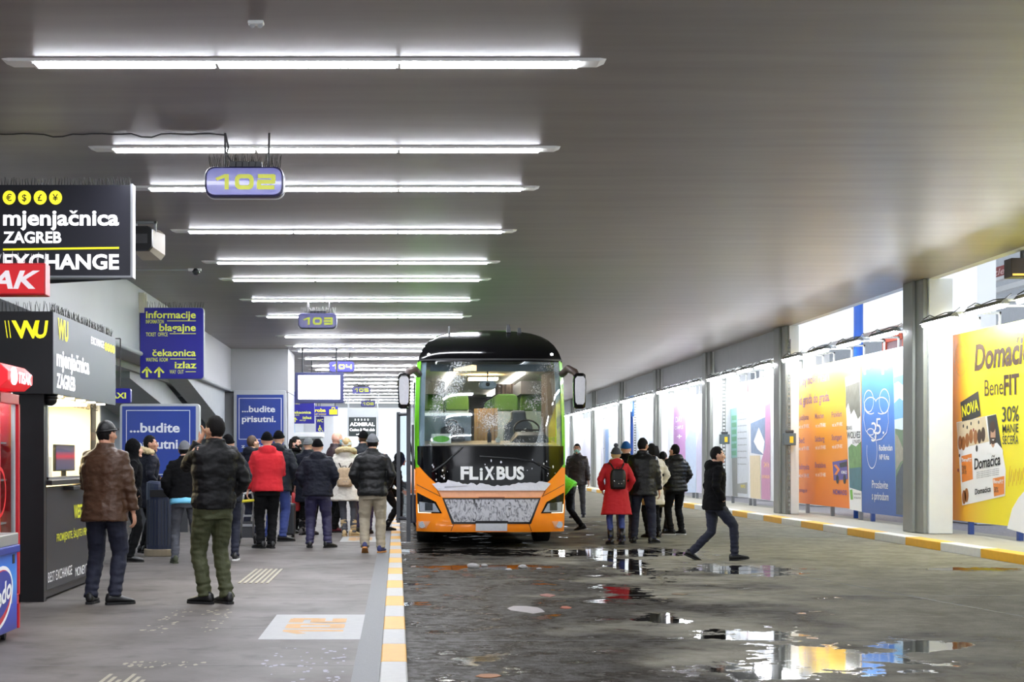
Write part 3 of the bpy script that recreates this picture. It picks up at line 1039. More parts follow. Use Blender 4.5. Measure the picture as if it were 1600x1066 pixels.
MB().box(KX - .3, KX + .06, KY0 + .1, KY1, 1.12, 1.17).box(KX - .02, KX + .10, KY0 + .9, KY0 + 1.7, 1.06, 1.10).build('counter', BLACK, t, bevel=.004)
MB().box(-4.9, -4.86, KY0 + .1, KY1 - .1, .9, 2.0).box(-4.9, KX - .1, KY1 - .1, KY1 - .07, .9, 2.0).box(-4.9, KX - .1, KY0 + .09, KY0 + .11, .9, 2.0).build('inner_wall', WARM, t)
MB().box(-4.88, KX - .1, KY0 + .3, KY1 - .3, 1.97, 1.99).build('ceiling_lamp', M('kiosk_lamp', (255, 246, 224), .5, var=0, emit=6), t)
wf = MB().box(KX - .04, KX + .005, KY0 + .12, KY0 + .19, 1.17, 2.0).box(KX - .04, KX + .005, KY1 - .07, KY1, 1.17, 2.0).box(KX - .04, KX + .005, KY0 + .12, KY1, 1.17, 1.20).build('window_frame', STEEL, t)
MB().box(KX - .025, KX - .018, KY0 + .19, KY1 - .07, 1.20, 2.0).build('pane', glass_mat('kiosk_glass', (.98, .97, .93), .06), wf)
cy = MB().box(-5.0, -3.28, KY0 - .15, 18.0, 2.0, 2.785).build('canopy', KBLK, t)
MB().box(-3.285, -3.275, KY0 - .145, 18.0, 2.005, 2.78).build('canopy_side', KCAN, t)
for i in range(5):
    MB().tube([(-3.34, KY0 + .35 + i * .55, 1.985), (-3.34, KY0 + .35 + i * .55, 2.0)], .05, 12).build('downlight', M('warm_downlight', (255, 240, 205), .5, var=0, emit=6), t)


def onk(px, py, X=-3.4):
    return onx(px, py, X)


l = MB()
c = at(55, 514, KY0 - .15)
l2 = MB()
for s0, s1 in ((7, 11), (12.5, 16)):
    l2.poly([at(s0, 501, KY0 - .155), at(s0 + 1.2, 501, KY0 - .155), at(s1 + 1.2, 528, KY0 - .155), at(s1, 528, KY0 - .155)])
l2.text('W', at(40, 514, KY0 - .15), XA, ZA, w=44 * 14.73 / F, h=27 * 14.73 / F, bold=.035, shear=-.1)
l2.text('U', at(65, 514, KY0 - .15), XA, ZA, w=21 * 14.73 / F, h=27 * 14.73 / F, bold=.03, shear=.15)
l2.build('front_logo', YLIT, t, fix=False)
X = -3.275
l3 = MB()


def ktext(mb, s_, x0, x1, yt, yb, X, bold=.02, **kw):
    """lettering on a face turned to +x, spanning px x0..x1 and py yt..yb at its middle"""
    a, b_ = onx(x0, 0, X), onx(x1, 0, X)
    xm = CX + X * F / ((a.y + b_.y) / 2)
    c = onx(xm, (yt + yb) / 2, X)
    mb.text(s_, c, YA, ZA, w=b_.y - a.y, h=(yb - yt) * c.y / F, bold=bold, **kw)


ktext(l3, 'WU', 90, 106, 499, 531, X, .03)
ktext(l3, 'oooo', 163, 179, 533, 549, X, .06)
l3.build('yellow_lettering', YLIT, t, fix=False)
l4 = MB()
ktext(l4, 'mjenjačnica', 88, 139, 552, 578, X, .03)
ktext(l4, 'ZAGREB', 88, 117, 586, 608, X, .03)
ktext(l4, 'EXCHANGE', 142, 162, 529, 541, X, .005)
l4.build('white_lettering', WLIT, t, fix=False)
l5 = MB()
ktext(l5, 'PROMIJENITE, ŠALJITE I PRIMITE NOVAC', 88, 156, 826, 838, KX, .004)
ktext(l5, 'WESTERN UNION', 115, 156, 786, 806, KX, .03)
l5.build('panel_lettering', YELLOW, t, fix=False)
l6 = MB()
ktext(l6, 'BEST EXCHANGE', 74.5, 112, 888, 904, KX, .004)
ktext(l6, 'MONEY TRANSFER', 117, 155, 880, 894, KX, .004)
l6.build('panel_small_lettering', WLET, t, fix=False)
l7 = MB()
ktext(l7, 'MJENJAČNICA  EXCHANGE  CAMBIO  GELDWECHSEL', 78, 152, 626, 637, KX - .015, 0)
l7.build('window_lettering', BLET, t, fix=False)
sp = MB()
spikes(sp, (-4.9, KY0 - .1, 2.785), (-3.32, KY0 - .1, 2.785), 40, .1, .003, .02)
spikes(sp, (-3.32, KY0 - .1, 2.785), (-3.32, 18.0, 2.785), 70, .1, .003, .02)
sp.build('bird_spikes', SPIKE, t)
MB().tube([(-3.36, KY0 + .12, 2.0), (-3.36, KY0 + .12, 1.96)], .07, 16).ell((-3.36, KY0 + .12, 1.955), (.065, .065, .065)).build('camera_dome', BLACK, t, smooth=True)
# things in the window
c = onk(101, 740, KX - .12)
m_ = thing('monitor', 'flat monitor showing a dark red and blue picture in the kiosk window', 'monitor', (KX - .12, c.y, 1.17))
a, b_ = onk(87, 715, KX - .12), onk(117, 715, KX - .12)
MB().box(KX - .15, KX - .12, a.y, b_.y, 1.25, 1.53).build('housing', BLACK, m_, bevel=.004)
scr = ramp_mat('monitor_picture', [(0, (70, 80, 130)), (.4, (100, 84, 126)), (.55, (220, 30, 80)), (.75, (84, 86, 136)), (1, (50, 56, 92))], 2, 1.25, 1.53)
MB().box(KX - .121, KX - .117, a.y + .02, b_.y - .02, 1.265, 1.515).build('display', scr, m_)
MB().box(KX - .16, KX - .12, (a.y + b_.y) / 2 - .04, (a.y + b_.y) / 2 + .04, 1.17, 1.26).build('stand', BLACK, m_)
a, b_ = onk(73.5, 700, KX - .1), onk(81, 700, KX - .1)
tag(MB().box(KX - .14, KX - .1, a.y, b_.y, 1.17, 1.40).build('paper_stack', WHITE), 'upright white leaflet holder beside the monitor in the kiosk window', 'leaflets')
tag(MB().box(-4.6, -4.1, KY1 - .13, KY1 - .10, 1.1, 1.5).build('yellow_poster', M('poster_yellow', (250, 216, 20), .5)), 'yellow poster on the back wall inside the kiosk', 'poster')

# ---------------------------------------------------------------- drinks fridge and ice-cream chest at the left edge
FRED = M('fridge_red', (196, 26, 40), .35, var=.05, coat=.2)
t = thing('drinks_fridge', 'tall red drinks fridge with a glass door beside the black kiosk', 'fridge', (-3.42, 12.3, 0))
FX, F0, F1 = -3.08, 11.96, 12.64
MB().box(-3.78, FX - .06, F0, F0 + .04, .1, 1.9).box(-3.78, FX - .06, F1 - .04, F1, .1, 1.9).box(-3.78, -3.74, F0, F1, .1, 1.9).box(-3.78, FX - .06, F0, F1, 1.86, 1.92).box(-3.78, FX - .04, F0, F1, .03, .2).build('cabinet', FRED, t, bevel=.006)
df = MB().box(FX - .06, FX, F0, F0 + .06, .2, 1.9).box(FX - .06, FX, F1 - .045, F1, .0, 1.9).box(FX - .06, FX, F0, F1, 1.82, 1.9).box(FX - .06, FX, F0, F1, .2, .28).build('door', FRED, t, bevel=.004)
MB().box(FX - .035, FX - .028, F0 + .06, F1 - .045, .28, 1.82).build('pane', glass_mat('fridge_glass', (.9, .95, .95), .16), df)
MB().box(FX - .05, FX - .02, F1 - .1, F1 - .075, .28, 1.82).build('seal', LGREY, df)
sh = MB()
for z in (.5, .85, 1.2, 1.5):
    sh.box(-3.73, FX - .1, F0 + .05, F1 - .05, z, z + .015)
sh.build('shelf', LGREY, t)
MB().box(-3.735, -3.72, F0 + .05, F1 - .05, .2, 1.85).build('back_liner', M('fridge_liner', (120, 128, 132), .5, var=.3), t)
MB().box(-3.6, FX - .12, F0 + .06, F1 - .06, 1.835, 1.85).build('inner_lamp', M('fridge_lit_strip', (240, 248, 255), .5, var=0, emit=5), t)
hx_ = [(-3.30, 1.93), (-3.05, 1.93), (-2.985, 1.985), (-2.985, 2.06), (-3.05, 2.12), (-3.30, 2.14)]
hd = MB().loft([[(x, F0 - .1, z) for x, z in hx_], [(x, F1 + .03, z) for x, z in hx_]]).build('header', M('fridge_header_red', (214, 28, 40), .35, emit=.35), t, bevel=.006)
MB().text('TISAK', (-2.985, 12.40, 2.024), YA, ZA, w=.44, h=.088, bold=.03, shear=.12).build('lettering', WLIT, hd, fix=False)
MB().prism([(-2.98, 12.05 + math.cos(a * R(15)) * .1, 2.025 + math.sin(a * R(15)) * .07) for a in range(24)], (-.01, 0, 0)).build('header_disc', WLIT, hd)
ring = MB()
for i in range(24):
    a0, a1 = i * R(15), (i + 1) * R(15)
    ring.poly([(FX + .004, 11.97 + math.cos(a) * q, 1.12 + math.sin(a) * q) for a, q in ((a0, .2), (a1, .2), (a1, .17), (a0, .17))])
ring.build('door_ring', RED, t, fix=False)
cols = [(176, 40, 30), (60, 120, 60), (230, 170, 50), (120, 70, 40), (220, 220, 215), (40, 60, 120)]
for iz, z in enumerate((.515, .865, 1.215, 1.515)):
    for iy in range(5):
        c0 = cols[(iz * 2 + iy) % 6]
        y = F0 + .14 + iy * .1
        o = MB().tube([(FX - .16, y, z), (FX - .16, y, z + .15), (FX - .16, y, z + .19), (FX - .16, y, z + .235)], [.033, .033, .014, .013], 10).build('drink_bottle', M('bottle_tone_%s' % 'abcdef'[(iz * 2 + iy) % 6], c0, .2), smooth=True)
        tag(o, '%s drink bottle on the %s fridge shelf, %s from the far door edge' % (['red', 'green', 'orange', 'brown', 'clear white', 'dark blue'][(iz * 2 + iy) % 6], ['bottom', 'second', 'third', 'top'][iz], ORD[4 - iy]), 'bottle', 'bottles in the drinks fridge')

ICE = ramp_mat('icecream_blue_print', [(0, (28, 30, 130)), (.35, (40, 70, 200)), (.6, (60, 150, 235)), (.85, (40, 120, 225)), (1, (28, 84, 200))], 2, .05, .68, .3)
IX, I0, I1 = -2.93, 10.5, 11.93
t = thing('ice_cream_freezer', 'blue printed ice-cream chest freezer with steel lid cut off by the left edge', 'freezer', (-3.27, 11.2, 0))
MB().box(-3.6, IX, I0, I1, .07, .67).build('body', ICE, t, bevel=.008)
MB().box(-3.62, IX + .02, I0 - .02, I1 + .02, .66, .72).build('bumper', M('freezer_blue_rail', (36, 56, 150), .35), t, bevel=.01)
MB().box(-3.61, IX + .008, I0 - .01, I1 + .01, .72, .81).build('lid', M('freezer_lid_steel', (172, 172, 170), .35, .4, var=.06), t, bevel=.008)
cz, cyy = .345, 11.36
lg = MB()
lg.prism([(IX + .004, cyy + math.cos(a * R(12)) * .42, cz + math.sin(a * R(12)) * .23 + math.cos(a * R(12)) * .06) for a in range(30)], (-.003, 0, 0), 0)
lg.prism([(IX + .006, cyy + math.cos(a * R(12)) * .37, cz + math.sin(a * R(12)) * .20 + math.cos(a * R(12)) * .06) for a in range(30)], (-.003, 0, 0), 1)
lg.prism([(IX + .008, cyy + math.cos(a * R(12)) * .37, cz + .02 + math.sin(a * R(12)) * .17 + math.cos(a * R(12)) * .06) for a in range(30)], (-.003, 0, 0), 2)
lg.text('Ledo', (IX + .008, cyy + .06, cz + .03), (0, .985, .17), (0, -.17, .985), w=.56, h=.15, bold=.03, shear=.2, mi=0)
lg.build('logo', [WLET, M('logo_red', (206, 26, 40), .4), M('logo_blue', (40, 56, 160), .4)], t, fix=False)
MB().box(IX - .005, IX + .006, 11.78, 11.84, .58, .65).build('lock', BLACK, t, bevel=.003)
MB().box(IX - .005, IX + .003, 11.70, 11.76, .28, .32).build('rating_plate', LGREY, t)
for y in (10.6, 11.78):
    for x in (-3.52, -3.0):
        w_ = MB().tube([(x - .015, y, .036), (x + .015, y, .036)], .036, 14).build('caster', RUBBER, t, smooth=False)
        MB().box(x - .02, x + .02, y - .02, y + .02, .05, .08).build('caster_fork', STEEL, w_)

# ---------------------------------------------------------------- litter bin
c = at(251, 868, 22.0)
t = thing('litter_bin', 'dark blue litter bin on a round concrete foot behind the waiting men', 'bin', (c.x, 22, 0))
MB().tube([(c.x, 22, 0), (c.x, 22, .1)], .235, 24).build('foot', M('bin_concrete', (136, 124, 104), .8, bump=.3), t, bevel=.01)
BIN = M('bin_blue', (36, 44, 66), .4, var=.06)
bb = MB()
n = 20
prof = [(c.x + math.cos(2 * math.pi * k / n), 22 + math.sin(2 * math.pi * k / n)) for k in range(n)]
def ringz(r, z, slope=0): return [(c.x + (x - c.x) * r, 22 + (y - 22) * r, z + slope * (x - c.x) * r) for x, y in prof]
bb.loft([ringz(.2, .1), ringz(.205, .14), ringz(.205, .98, 0), ringz(.2, 1.02, -.12), ringz(.15, 1.05, -.12)])
bb.build('body', BIN, t, smooth=False)
MB().box(c.x - .12, c.x + .12, 21.78, 21.9, .84, .94).build('slot', BLACK, t)
dr = MB()
for k in range(-5, 4):
    a = R(270 + k * 13)
    dr.box(c.x + .207 * math.cos(a) - .004, c.x + .207 * math.cos(a) + .004, 22 + .21 * math.sin(a) - .004, 22 + .207 * math.sin(a) + .004, .16, .8)
dr.build('door_rib', DGREY, t)
MB().box(c.x + .205, c.x + .24, 21.9, 22.1, .16, .75).build('side_door', BIN, t, bevel=.006)

# ---------------------------------------------------------------- paint on the platform
PW = M('worn_white_floor_paint', (146, 146, 145), .6, var=.12, vs=10)
PO = M('worn_orange_floor_paint', (170, 124, 52), .6, var=.25, vs=9)
PP = M('worn_pale_floor_paint', (146, 140, 118), .6, var=.12, vs=9)


def marking(y0, y1, x0, x1, num, label):
    t = thing('floor_number', label, 'floor marking', ((x0 + x1) / 2, y0, .0005), 'painted bay numbers')
    MB().box(x0, x1, y0, y1, .0005, .0022).build('white_field', PW, t)
    l = MB()
    hh = (x1 - x0) * .62
    L_ = (y1 - y0) * .7
    w = L_ / 3
    cx = (x0 + x1) / 2
    for i, ch in enumerate(num):
        for n_, q in enumerate(box_digit(ch, -L_ / 2 + i * w + w * .08, -hh / 2, w * .82, hh, .12)):
            l.poly([(cx - b_, (y0 + y1) / 2 + a, .003 + .0004 * n_ * (ch != '0')) for a, b_ in q])
    l.build('orange_figures', PO, t, fix=False)


marking(11.78, 13.66, -1.06, -.28, '102', 'white painted rectangle with worn orange figures on the platform in the foreground')
marking(25.6, 27.3, -.95, -.3, '103', 'white painted rectangle with yellow figures by the feet of the queue')
tp = MB()
for i in range(6):
    x = -1.76 + i * .062
    tp.box(x, x + .03, 17.1, 19.3, .0005, .006)
tag(tp.build('tactile_strip', PP), 'patch of raised cream guide stripes on the platform ahead of the man in green trousers', 'tactile strip')
tp = MB()
random.seed(3)


def flakes(mb, x0, x1, y0, y1, n, s):
    for i in range(n):
        x, y = random.uniform(x0, x1), random.uniform(y0, y1)
        k = random.randint(5, 8)
        r = s * random.uniform(.4, 1.2)
        pts = [(x + math.cos(2 * math.pi * q / k) * r * random.uniform(.4, 1), y + math.sin(2 * math.pi * q / k) * r * 2.2 * random.uniform(.4, 1)) for q in range(k)]
        mb.poly([(a, b_, .0024 + i * 1e-6) for a, b_ in pts])


flakes(tp, -2.05, -1.85, 12.2, 14.2, 34, .024)
flakes(tp, -1.6, -1.45, 12.2, 14.2, 22, .02)
flakes(tp, -1.75, -1.5, 13.6, 14.2, 10, .03)
flakes(tp, -1.85, -1.3, 10.2, 10.5, 26, .024)
for i in range(6):
    tp.box(-1.84 + i * .05, -1.815 + i * .05, 9.2 + .1 * (i % 2), 9.9 - .13 * (i % 3), .0005, .0024)
tag(tp.build('worn_marking', PP, fix=False), 'faded remains of pale paint on the bare platform in the foreground', 'floor marking')
tp = MB()
flakes(tp, -.9, -.32, 9.2, 11.3, 70, .022)
tag(tp.build('paint_scuffs', M('lilac_scuffs', (136, 135, 148), .6, var=.15), fix=False), 'pale lilac scuffs of paint just before the foreground bay number', 'floor marking')['kind'] = 'stuff'
# ---------------------------------------------------------------- billboards on the right
BX = 10.4
BLEG = M('billboard_blue_leg', (64, 88, 160), .5)
BBACK = M('billboard_frame', (150, 152, 156), .5)


def board(label, y0, y1, zb, zt, mat, leg=BLEG, group='billboards along the far kerb', n=2):
    t = thing('billboard', label, 'billboard', (BX, (y0 + y1) / 2, 0), group)
    MB().box(BX, BX + .03, y0, y1, zb, zt).build('printed_sheet', mat, t)
    f = MB()
    for z in (zb + .2, (zb + zt) / 2, zt - .2):
        f.box(BX + .03, BX + .08, y0 + .05, y1 - .05, z - .03, z + .03)
    f.build('frame', BBACK, t)
    for k in range(n):
        y = y0 + (y1 - y0) * (.08 + .84 * k / max(1, n - 1))
        MB().box(BX + .08, BX + .16, y - .05, y + .05, -.05, zt - .1).build('leg', leg, t)
    return t


def pq(mb, pts, mi=0, off=.006):
    mb.poly([onx(x, y, BX) - Vector((off, 0, 0)) for x, y in pts], mi)
    return mb


def bt(mb, s_, x0, x1, yc, h, bold=.02, mi=0, off=.008, slope=None, **kw):
    """lettering on a billboard face from px x0 to x1, middle row yc at its centre, h px high"""
    a, b_ = onx(x0, 0, BX), onx(x1, 0, BX)
    ym = (a.y + b_.y) / 2
    xm = CX + BX * F / ym
    c = onx(xm, yc, BX)
    ux, uy = -YA, ZA
    if slope:
        ux = Vector((0, -math.cos(slope), math.sin(slope)))
        uy = Vector((0, math.sin(slope), math.cos(slope)))
    mb.text(s_, c, ux, uy, w=(a.y - b_.y), h=h * ym / F, bold=bold, mi=mi, off=off, **kw)
    return mb


def disc(mb, px, py, rx, ry, mi=0, off=.008, n=18):
    """rx, ry in metres on the board"""
    c = onx(px, py, BX)
    mb.poly([(BX - off, c.y - math.cos(2 * math.pi * k / n) * rx, c.z + math.sin(2 * math.pi * k / n) * ry) for k in range(n)], mi)
    return mb


BROWN = M('print_brown', (70, 46, 30), .5)
ORNG = M('print_orange', (240, 140, 50), .5)
PGREY = M('print_dark_grey', (52, 54, 56), .5)
PSKIN = M('print_skin', (206, 160, 128), .5)
PBISC = M('print_biscuit', (166, 104, 50), .5, var=.35, vs=14)
PBEIG = M('print_beige', (222, 206, 172), .5)
PBERRY = M('print_berry', (150, 36, 50), .5)
# biscuit advertisement
ymat = ramp_mat('biscuit_ad_yellow', [(0, (248, 236, 30)), (.45, (252, 232, 10)), (.7, (252, 204, 40)), (1, (244, 152, 32))], 1, 25.4, 28.95)
t = board('yellow biscuit billboard at the right edge, nearest the camera', 21.0, 28.95, .235, 3.69, ymat, n=4)
m_ = MB()
bt(m_, 'Domaćica', 1523, 1622, 550, 42, .034, shear=.14)
bt(m_, 'Bene', 1539, 1568, 604, 27, 0)
bt(m_, 'FIT', 1569, 1593, 600, 32, .03)
m_.build('brown_lettering', BROWN, t, fix=False)
m_ = MB()
bt(m_, '30%', 1566, 1593, 646, 25, .008)
bt(m_, 'MANJE', 1567, 1592, 669, 14, .006)
bt(m_, 'ŠEĆERA', 1567, 1592, 687, 14, .006)
m_.build('dark_lettering', PGREY, t, fix=False)
m_ = MB()
pq(m_, [(1501, 629), (1529, 611), (1533, 650), (1504, 662)], 0)
bt(m_, 'NOVA', 1504, 1530, 637.5, 18, .028, mi=1, slope=.13, off=.012)
m_.build('new_tag', [PGREY, M('print_lemon', (250, 236, 40), .5)], t, fix=False)
# the pack, printed on the sheet
m_ = MB()
pq(m_, [(1495, 660), (1557, 647), (1572, 735), (1501, 746)], 0, .006)
pq(m_, [(1496, 661), (1540, 651), (1546, 690), (1497, 702)], 1, .0075)
pq(m_, [(1543, 651), (1557, 647.5), (1566, 700), (1548, 703)], 2, .0072)
pq(m_, [(1501, 746), (1572, 735), (1571, 775), (1504, 790)], 0, .0065)
for x, y, mi in ((1501, 692, 3), (1506, 693, 3), (1512, 688, 3), (1518, 682, 3), (1525, 683, 3), (1531, 682, 4), (1537, 679, 4), (1507, 777, 3), (1511, 774, 3)):
    disc(m_, x, y, .10, .13, mi, .009)
for x, y in ((1506, 666), (1512, 668), (1518, 662), (1522, 672), (1530, 660), (1500, 712), (1504, 720), (1498, 735)):
    disc(m_, x, y, .035, .035, 5 if x % 3 else 2, .0095, 10)
disc(m_, 1527, 701, .05, .06, 2, .0105)
pq(m_, [(1503, 713), (1519, 709), (1521, 749), (1504, 754)], 6, .009)
pq(m_, [(1552, 748), (1570, 744), (1570, 772), (1554, 776)], 6, .009)
bt(m_, 'BeneFIT', 1504, 1519, 718.5, 6, .02, mi=0, off=.012)
bt(m_, '30%', 1504, 1511, 734, 14, 0, mi=2, off=.012)
bt(m_, 'BeneFIT', 1553.5, 1569, 752.5, 6, .02, mi=0, off=.012)
bt(m_, '30%', 1554.5, 1561, 765, 9, 0, mi=2, off=.012)
bt(m_, 'Domaćica', 1523, 1564, 721, 18, .02, mi=7, shear=.12, off=.012, slope=.08)
bt(m_, 'Domaćica', 1524, 1549, 766, 9, .02, mi=7, shear=.12, off=.012, slope=.1)
for k in range(4):
    bt(m_, 'biskvit s kakaovim preljevom i manje šećera', 1527, 1562, 735 + k * 3 - (0), 1.8, 0, mi=7, off=.012, slope=.08)
m_.build('printed_pack', [WLET, PBEIG, PGREY, PBISC, BROWN, PBERRY, ORNG, BLET], t, fix=False)
m_ = MB()                                   # the smiling man on the pack and the white shirt below
disc(m_, 1552.5, 680, .115, .22, 0, .011)
disc(m_, 1552, 667, .12, .10, 1, .0115)
pq(m_, [(1548, 684), (1557, 684), (1556, 692), (1552.5, 695), (1549, 692)], 1, .0116)
pq(m_, [(1550.5, 687), (1554.8, 686.6), (1553, 689)], 2, .0118)
pq(m_, [(1540, 708), (1546, 695), (1559, 692), (1568, 703), (1568, 712)], 2, .0105)
pq(m_, [(1574, 826), (1582, 795), (1592, 778), (1604, 764), (1640, 752), (1640, 845)], 2, .006)
m_.build('printed_man', [PSKIN, BROWN, WLET], t, fix=False)
m_ = MB()
for r0, r1 in ((.33, .29), (.24, .22)):
    c = onx(1502, 561, BX)
    for k in range(26):
        a0, a1 = 2 * math.pi * k / 26, 2 * math.pi * (k + .75) / 26
        m_.poly([(BX - .007, c.y - math.cos(a) * q, c.z + math.sin(a) * q) for a, q in ((a0, r0), (a1, r0), (a1, r1), (a0, r1))])
bt(m_, 'KRAŠ', 1496.5, 1508, 564, 8, .03)
for k in range(9):                          # signature scrawl
    x = 1576 + k * 3
    pq(m_, [(x, 760 - (k * 7) % 13), (x + 2.6, 728 + (k * 5) % 11), (x + 3.2, 729 + (k * 5) % 11), (x + .7, 761 - (k * 7) % 13)])
m_.build('gold_seal', M('print_gold', (222, 170, 60), .5), t, fix=False)

# orange coach-ticket board
omat = ramp_mat('coach_ad_orange', [(0, (240, 128, 16)), (.5, (246, 160, 18)), (.8, (250, 200, 50)), (1, (252, 222, 110))], 2, .25, 3.7)
t = board('orange billboard with a price list and a coach, beside the blue board', 34.62, 40.0, .235, 3.69, omat, leg=BBACK, n=3)
pur = M('print_plum', (140, 92, 140), .5)
m_ = MB()
bt(m_, 'Tvoj novi ritam', 1246, 1296, 592, 15, .012)
bt(m_, 'od grada do grada.', 1247, 1297, 622, 16, .012)
for i, rw in enumerate((('Ljubljana', 'München', 'Frankfurt'), ('Beč', 'Salzburg', 'Stuttgart'), ('Budimpešta', 'Bratislava', ''))):
    for jx, s_ in enumerate(rw):
        if s_:
            x = (1248, 1274, 1300)[jx]
            bt(m_, s_, x, x + (len(s_) + 6) * 1.05, (652, 688, 729)[i] - jx * 2.5, 9, .006)
bt(m_, 'NOMAGO', 1302, 1324, 769, 8, .03)
bt(m_, 'nomago.hr', 1249, 1262, 766, 6, .01)
m_.build('plum_lettering', pur, t, fix=False)
m_ = MB()
for i in range(3):
    for jx in range(3 if i < 2 else 2):
        x = (1248, 1274, 1300)[jx]
        bt(m_, 'već od %d HRK' % (59 + 40 * i + 20 * jx), x + .5, x + 17, (666, 700.5, 743)[i] - jx * 1.5, 6.5, .012)
m_.build('white_lettering', WLET, t, fix=False)
m_ = MB()
pq(m_, [(1301, 722), (1324, 718), (1325, 749), (1303, 751)], 0)
pq(m_, [(1303, 727), (1309, 734), (1304, 742), (1308, 742), (1313, 734), (1307, 726)], 1, .008)
pq(m_, [(1312, 724), (1324, 721), (1324, 729), (1313, 731)], 2, .008)
for x in (1309, 1320):
    disc(m_, x, 749, .11, .11, 2, .009)
bt(m_, 'NOMAGO', 1315, 1324, 738, 5, .02, mi=3, off=.012)
m_.build('printed_coach', [M('print_coach_violet', (96, 86, 160), .5), ORNG, PGREY, WLET], t, fix=False)
m_ = MB()
GREENS = [M('print_cliff', (122, 120, 108), .5, var=.5, vs=5), M('print_green', (110, 150, 90), .5, var=.45, vs=6), M('print_lake', (74, 120, 130), .5, var=.3, vs=4), WLET, PGREY, M('print_logo_green', (120, 186, 70), .5)]
pq(m_, [(1321, 590), (1345, 580), (1347, 800), (1328, 796)], 3, .006)
pq(m_, [(1322, 604), (1344, 596), (1345, 650), (1341, 655), (1335, 640), (1330, 648), (1326, 630), (1322, 640)], 0, .008)
pq(m_, [(1326, 700), (1331, 694), (1338, 698), (1346, 690), (1346.5, 736), (1327, 733)], 1, .008)
pq(m_, [(1327, 732), (1346.5, 730), (1347, 768), (1328, 762)], 2, .0085)
bt(m_, 'BEARS', 1323, 1332, 668.5, 6, .01, mi=4, off=.011)
bt(m_, 'WOLVES', 1324, 1345, 679.5, 10.5, .02, mi=4, off=.011)
bt(m_, 'LYNXES', 1333, 1345, 690, 6, .01, mi=4, off=.011)
pq(m_, [(1328.5, 766), (1332.5, 765), (1333.5, 781), (1330, 781)], 5, .011)
for k in range(2):
    bt(m_, 'NACIONALNI PARKOVI', 1335, 1346, 772 + 6 * k, 3.5, 0, mi=4, off=.011)
m_.build('printed_landscape', GREENS, t, fix=False)

# blue national-park board
bmat = ramp_mat('park_ad_blue', [(0, (48, 86, 160)), (.5, (60, 116, 205)), (.85, (74, 150, 230)), (1, (130, 190, 240))], 2, .2, 3.7)
t = board('blue billboard with a looping white line figure and birthday words', 29.3, 34.58, .18, 3.69, bmat, n=3)
m_ = MB()


def ribbon(mb, pts, w=.022, off=.009):
    P = [onx(x, y, BX) - Vector((off, 0, 0)) for x, y in pts]
    for a, b_ in zip(P, P[1:]):
        d = (b_ - a).normalized()
        n = d.cross(XA) * w / 2
        mb.poly([a + n, a - n, b_ - n, b_ + n])


def loop(cx, cy, rx, ry, a0=0, a1=360, n=30, tilt=0):
    out = []
    for k in range(n + 1):
        a = R(a0 + (a1 - a0) * k / n)
        x, y = rx * math.cos(a), ry * math.sin(a)
        out.append((cx + x * math.cos(tilt) - y * math.sin(tilt), cy + x * math.sin(tilt) + y * math.cos(tilt)))
    return out


ribbon(m_, loop(1358, 627, 7.5, 17))
ribbon(m_, loop(1382.5, 627, 8, 19))
ribbon(m_, loop(1361, 634, 10, 13, 60, 330))
ribbon(m_, loop(1378, 634, 11, 13, 210, 480))
ribbon(m_, [(1352, 632), (1350, 655), (1353, 672), (1360, 682), (1366, 686)])
ribbon(m_, [(1388, 640), (1389, 660), (1386, 676), (1378, 686), (1370, 688)])
ribbon(m_, loop(1361, 675, 5.5, 5))
ribbon(m_, loop(1363, 705, 8, 27, -60, 200))
bt(m_, '3', 1362, 1370, 674, 33, -.01)
bt(m_, '5.', 1369, 1382, 665, 27, -.005)
bt(m_, 'Rođendan', 1374, 1395, 699.5, 9.5, .02)
bt(m_, 'NP Krka', 1374.5, 1390, 714, 8.5, .02)
bt(m_, 'Proslavite', 1363, 1388, 757, 13, .006)
bt(m_, 's prirodom', 1363, 1389, 775, 13, .006)
for x in (1350, 1378):
    pq(m_, [(x, 572), (x + 3, 571), (x + 3.5, 585), (x + .5, 586)])
    bt(m_, 'NP', x + 4, x + 11, 576, 4, 0)
m_.build('white_lettering', WLET, t, fix=False)
m_ = MB()
pq(m_, [(1396, 566), (1424, 556), (1424, 806), (1401, 804)], 0, .006)
pq(m_, [(1397, 590), (1424, 582), (1424, 650), (1398, 656)], 1, .008)
pq(m_, [(1398, 600), (1404, 596), (1411, 602), (1417, 590), (1424, 588), (1424, 620), (1414, 628), (1406, 622), (1398, 630)], 2, .009)
pq(m_, [(1399, 670), (1410, 672), (1424, 668), (1424, 806), (1401, 804)], 3, .009)
pq(m_, [(1400, 678), (1404, 682), (1412, 702), (1416, 716), (1408, 722), (1401, 735)], 4, .0105)
pq(m_, [(1401, 745), (1409, 727), (1418, 714), (1424, 712), (1424, 806), (1401, 804)], 5, .0115)
m_.build('printed_canyon', [M('print_haze', (214, 232, 246), .5), M('print_sky', (120, 180, 230), .5), WLET, M('print_moss', (110, 134, 104), .5, var=.4, vs=5), M('print_rock', (160, 156, 140), .5, var=.3, vs=8), M('print_dark_gorge', (74, 84, 96), .5, var=.5, vs=7)], t, fix=False)

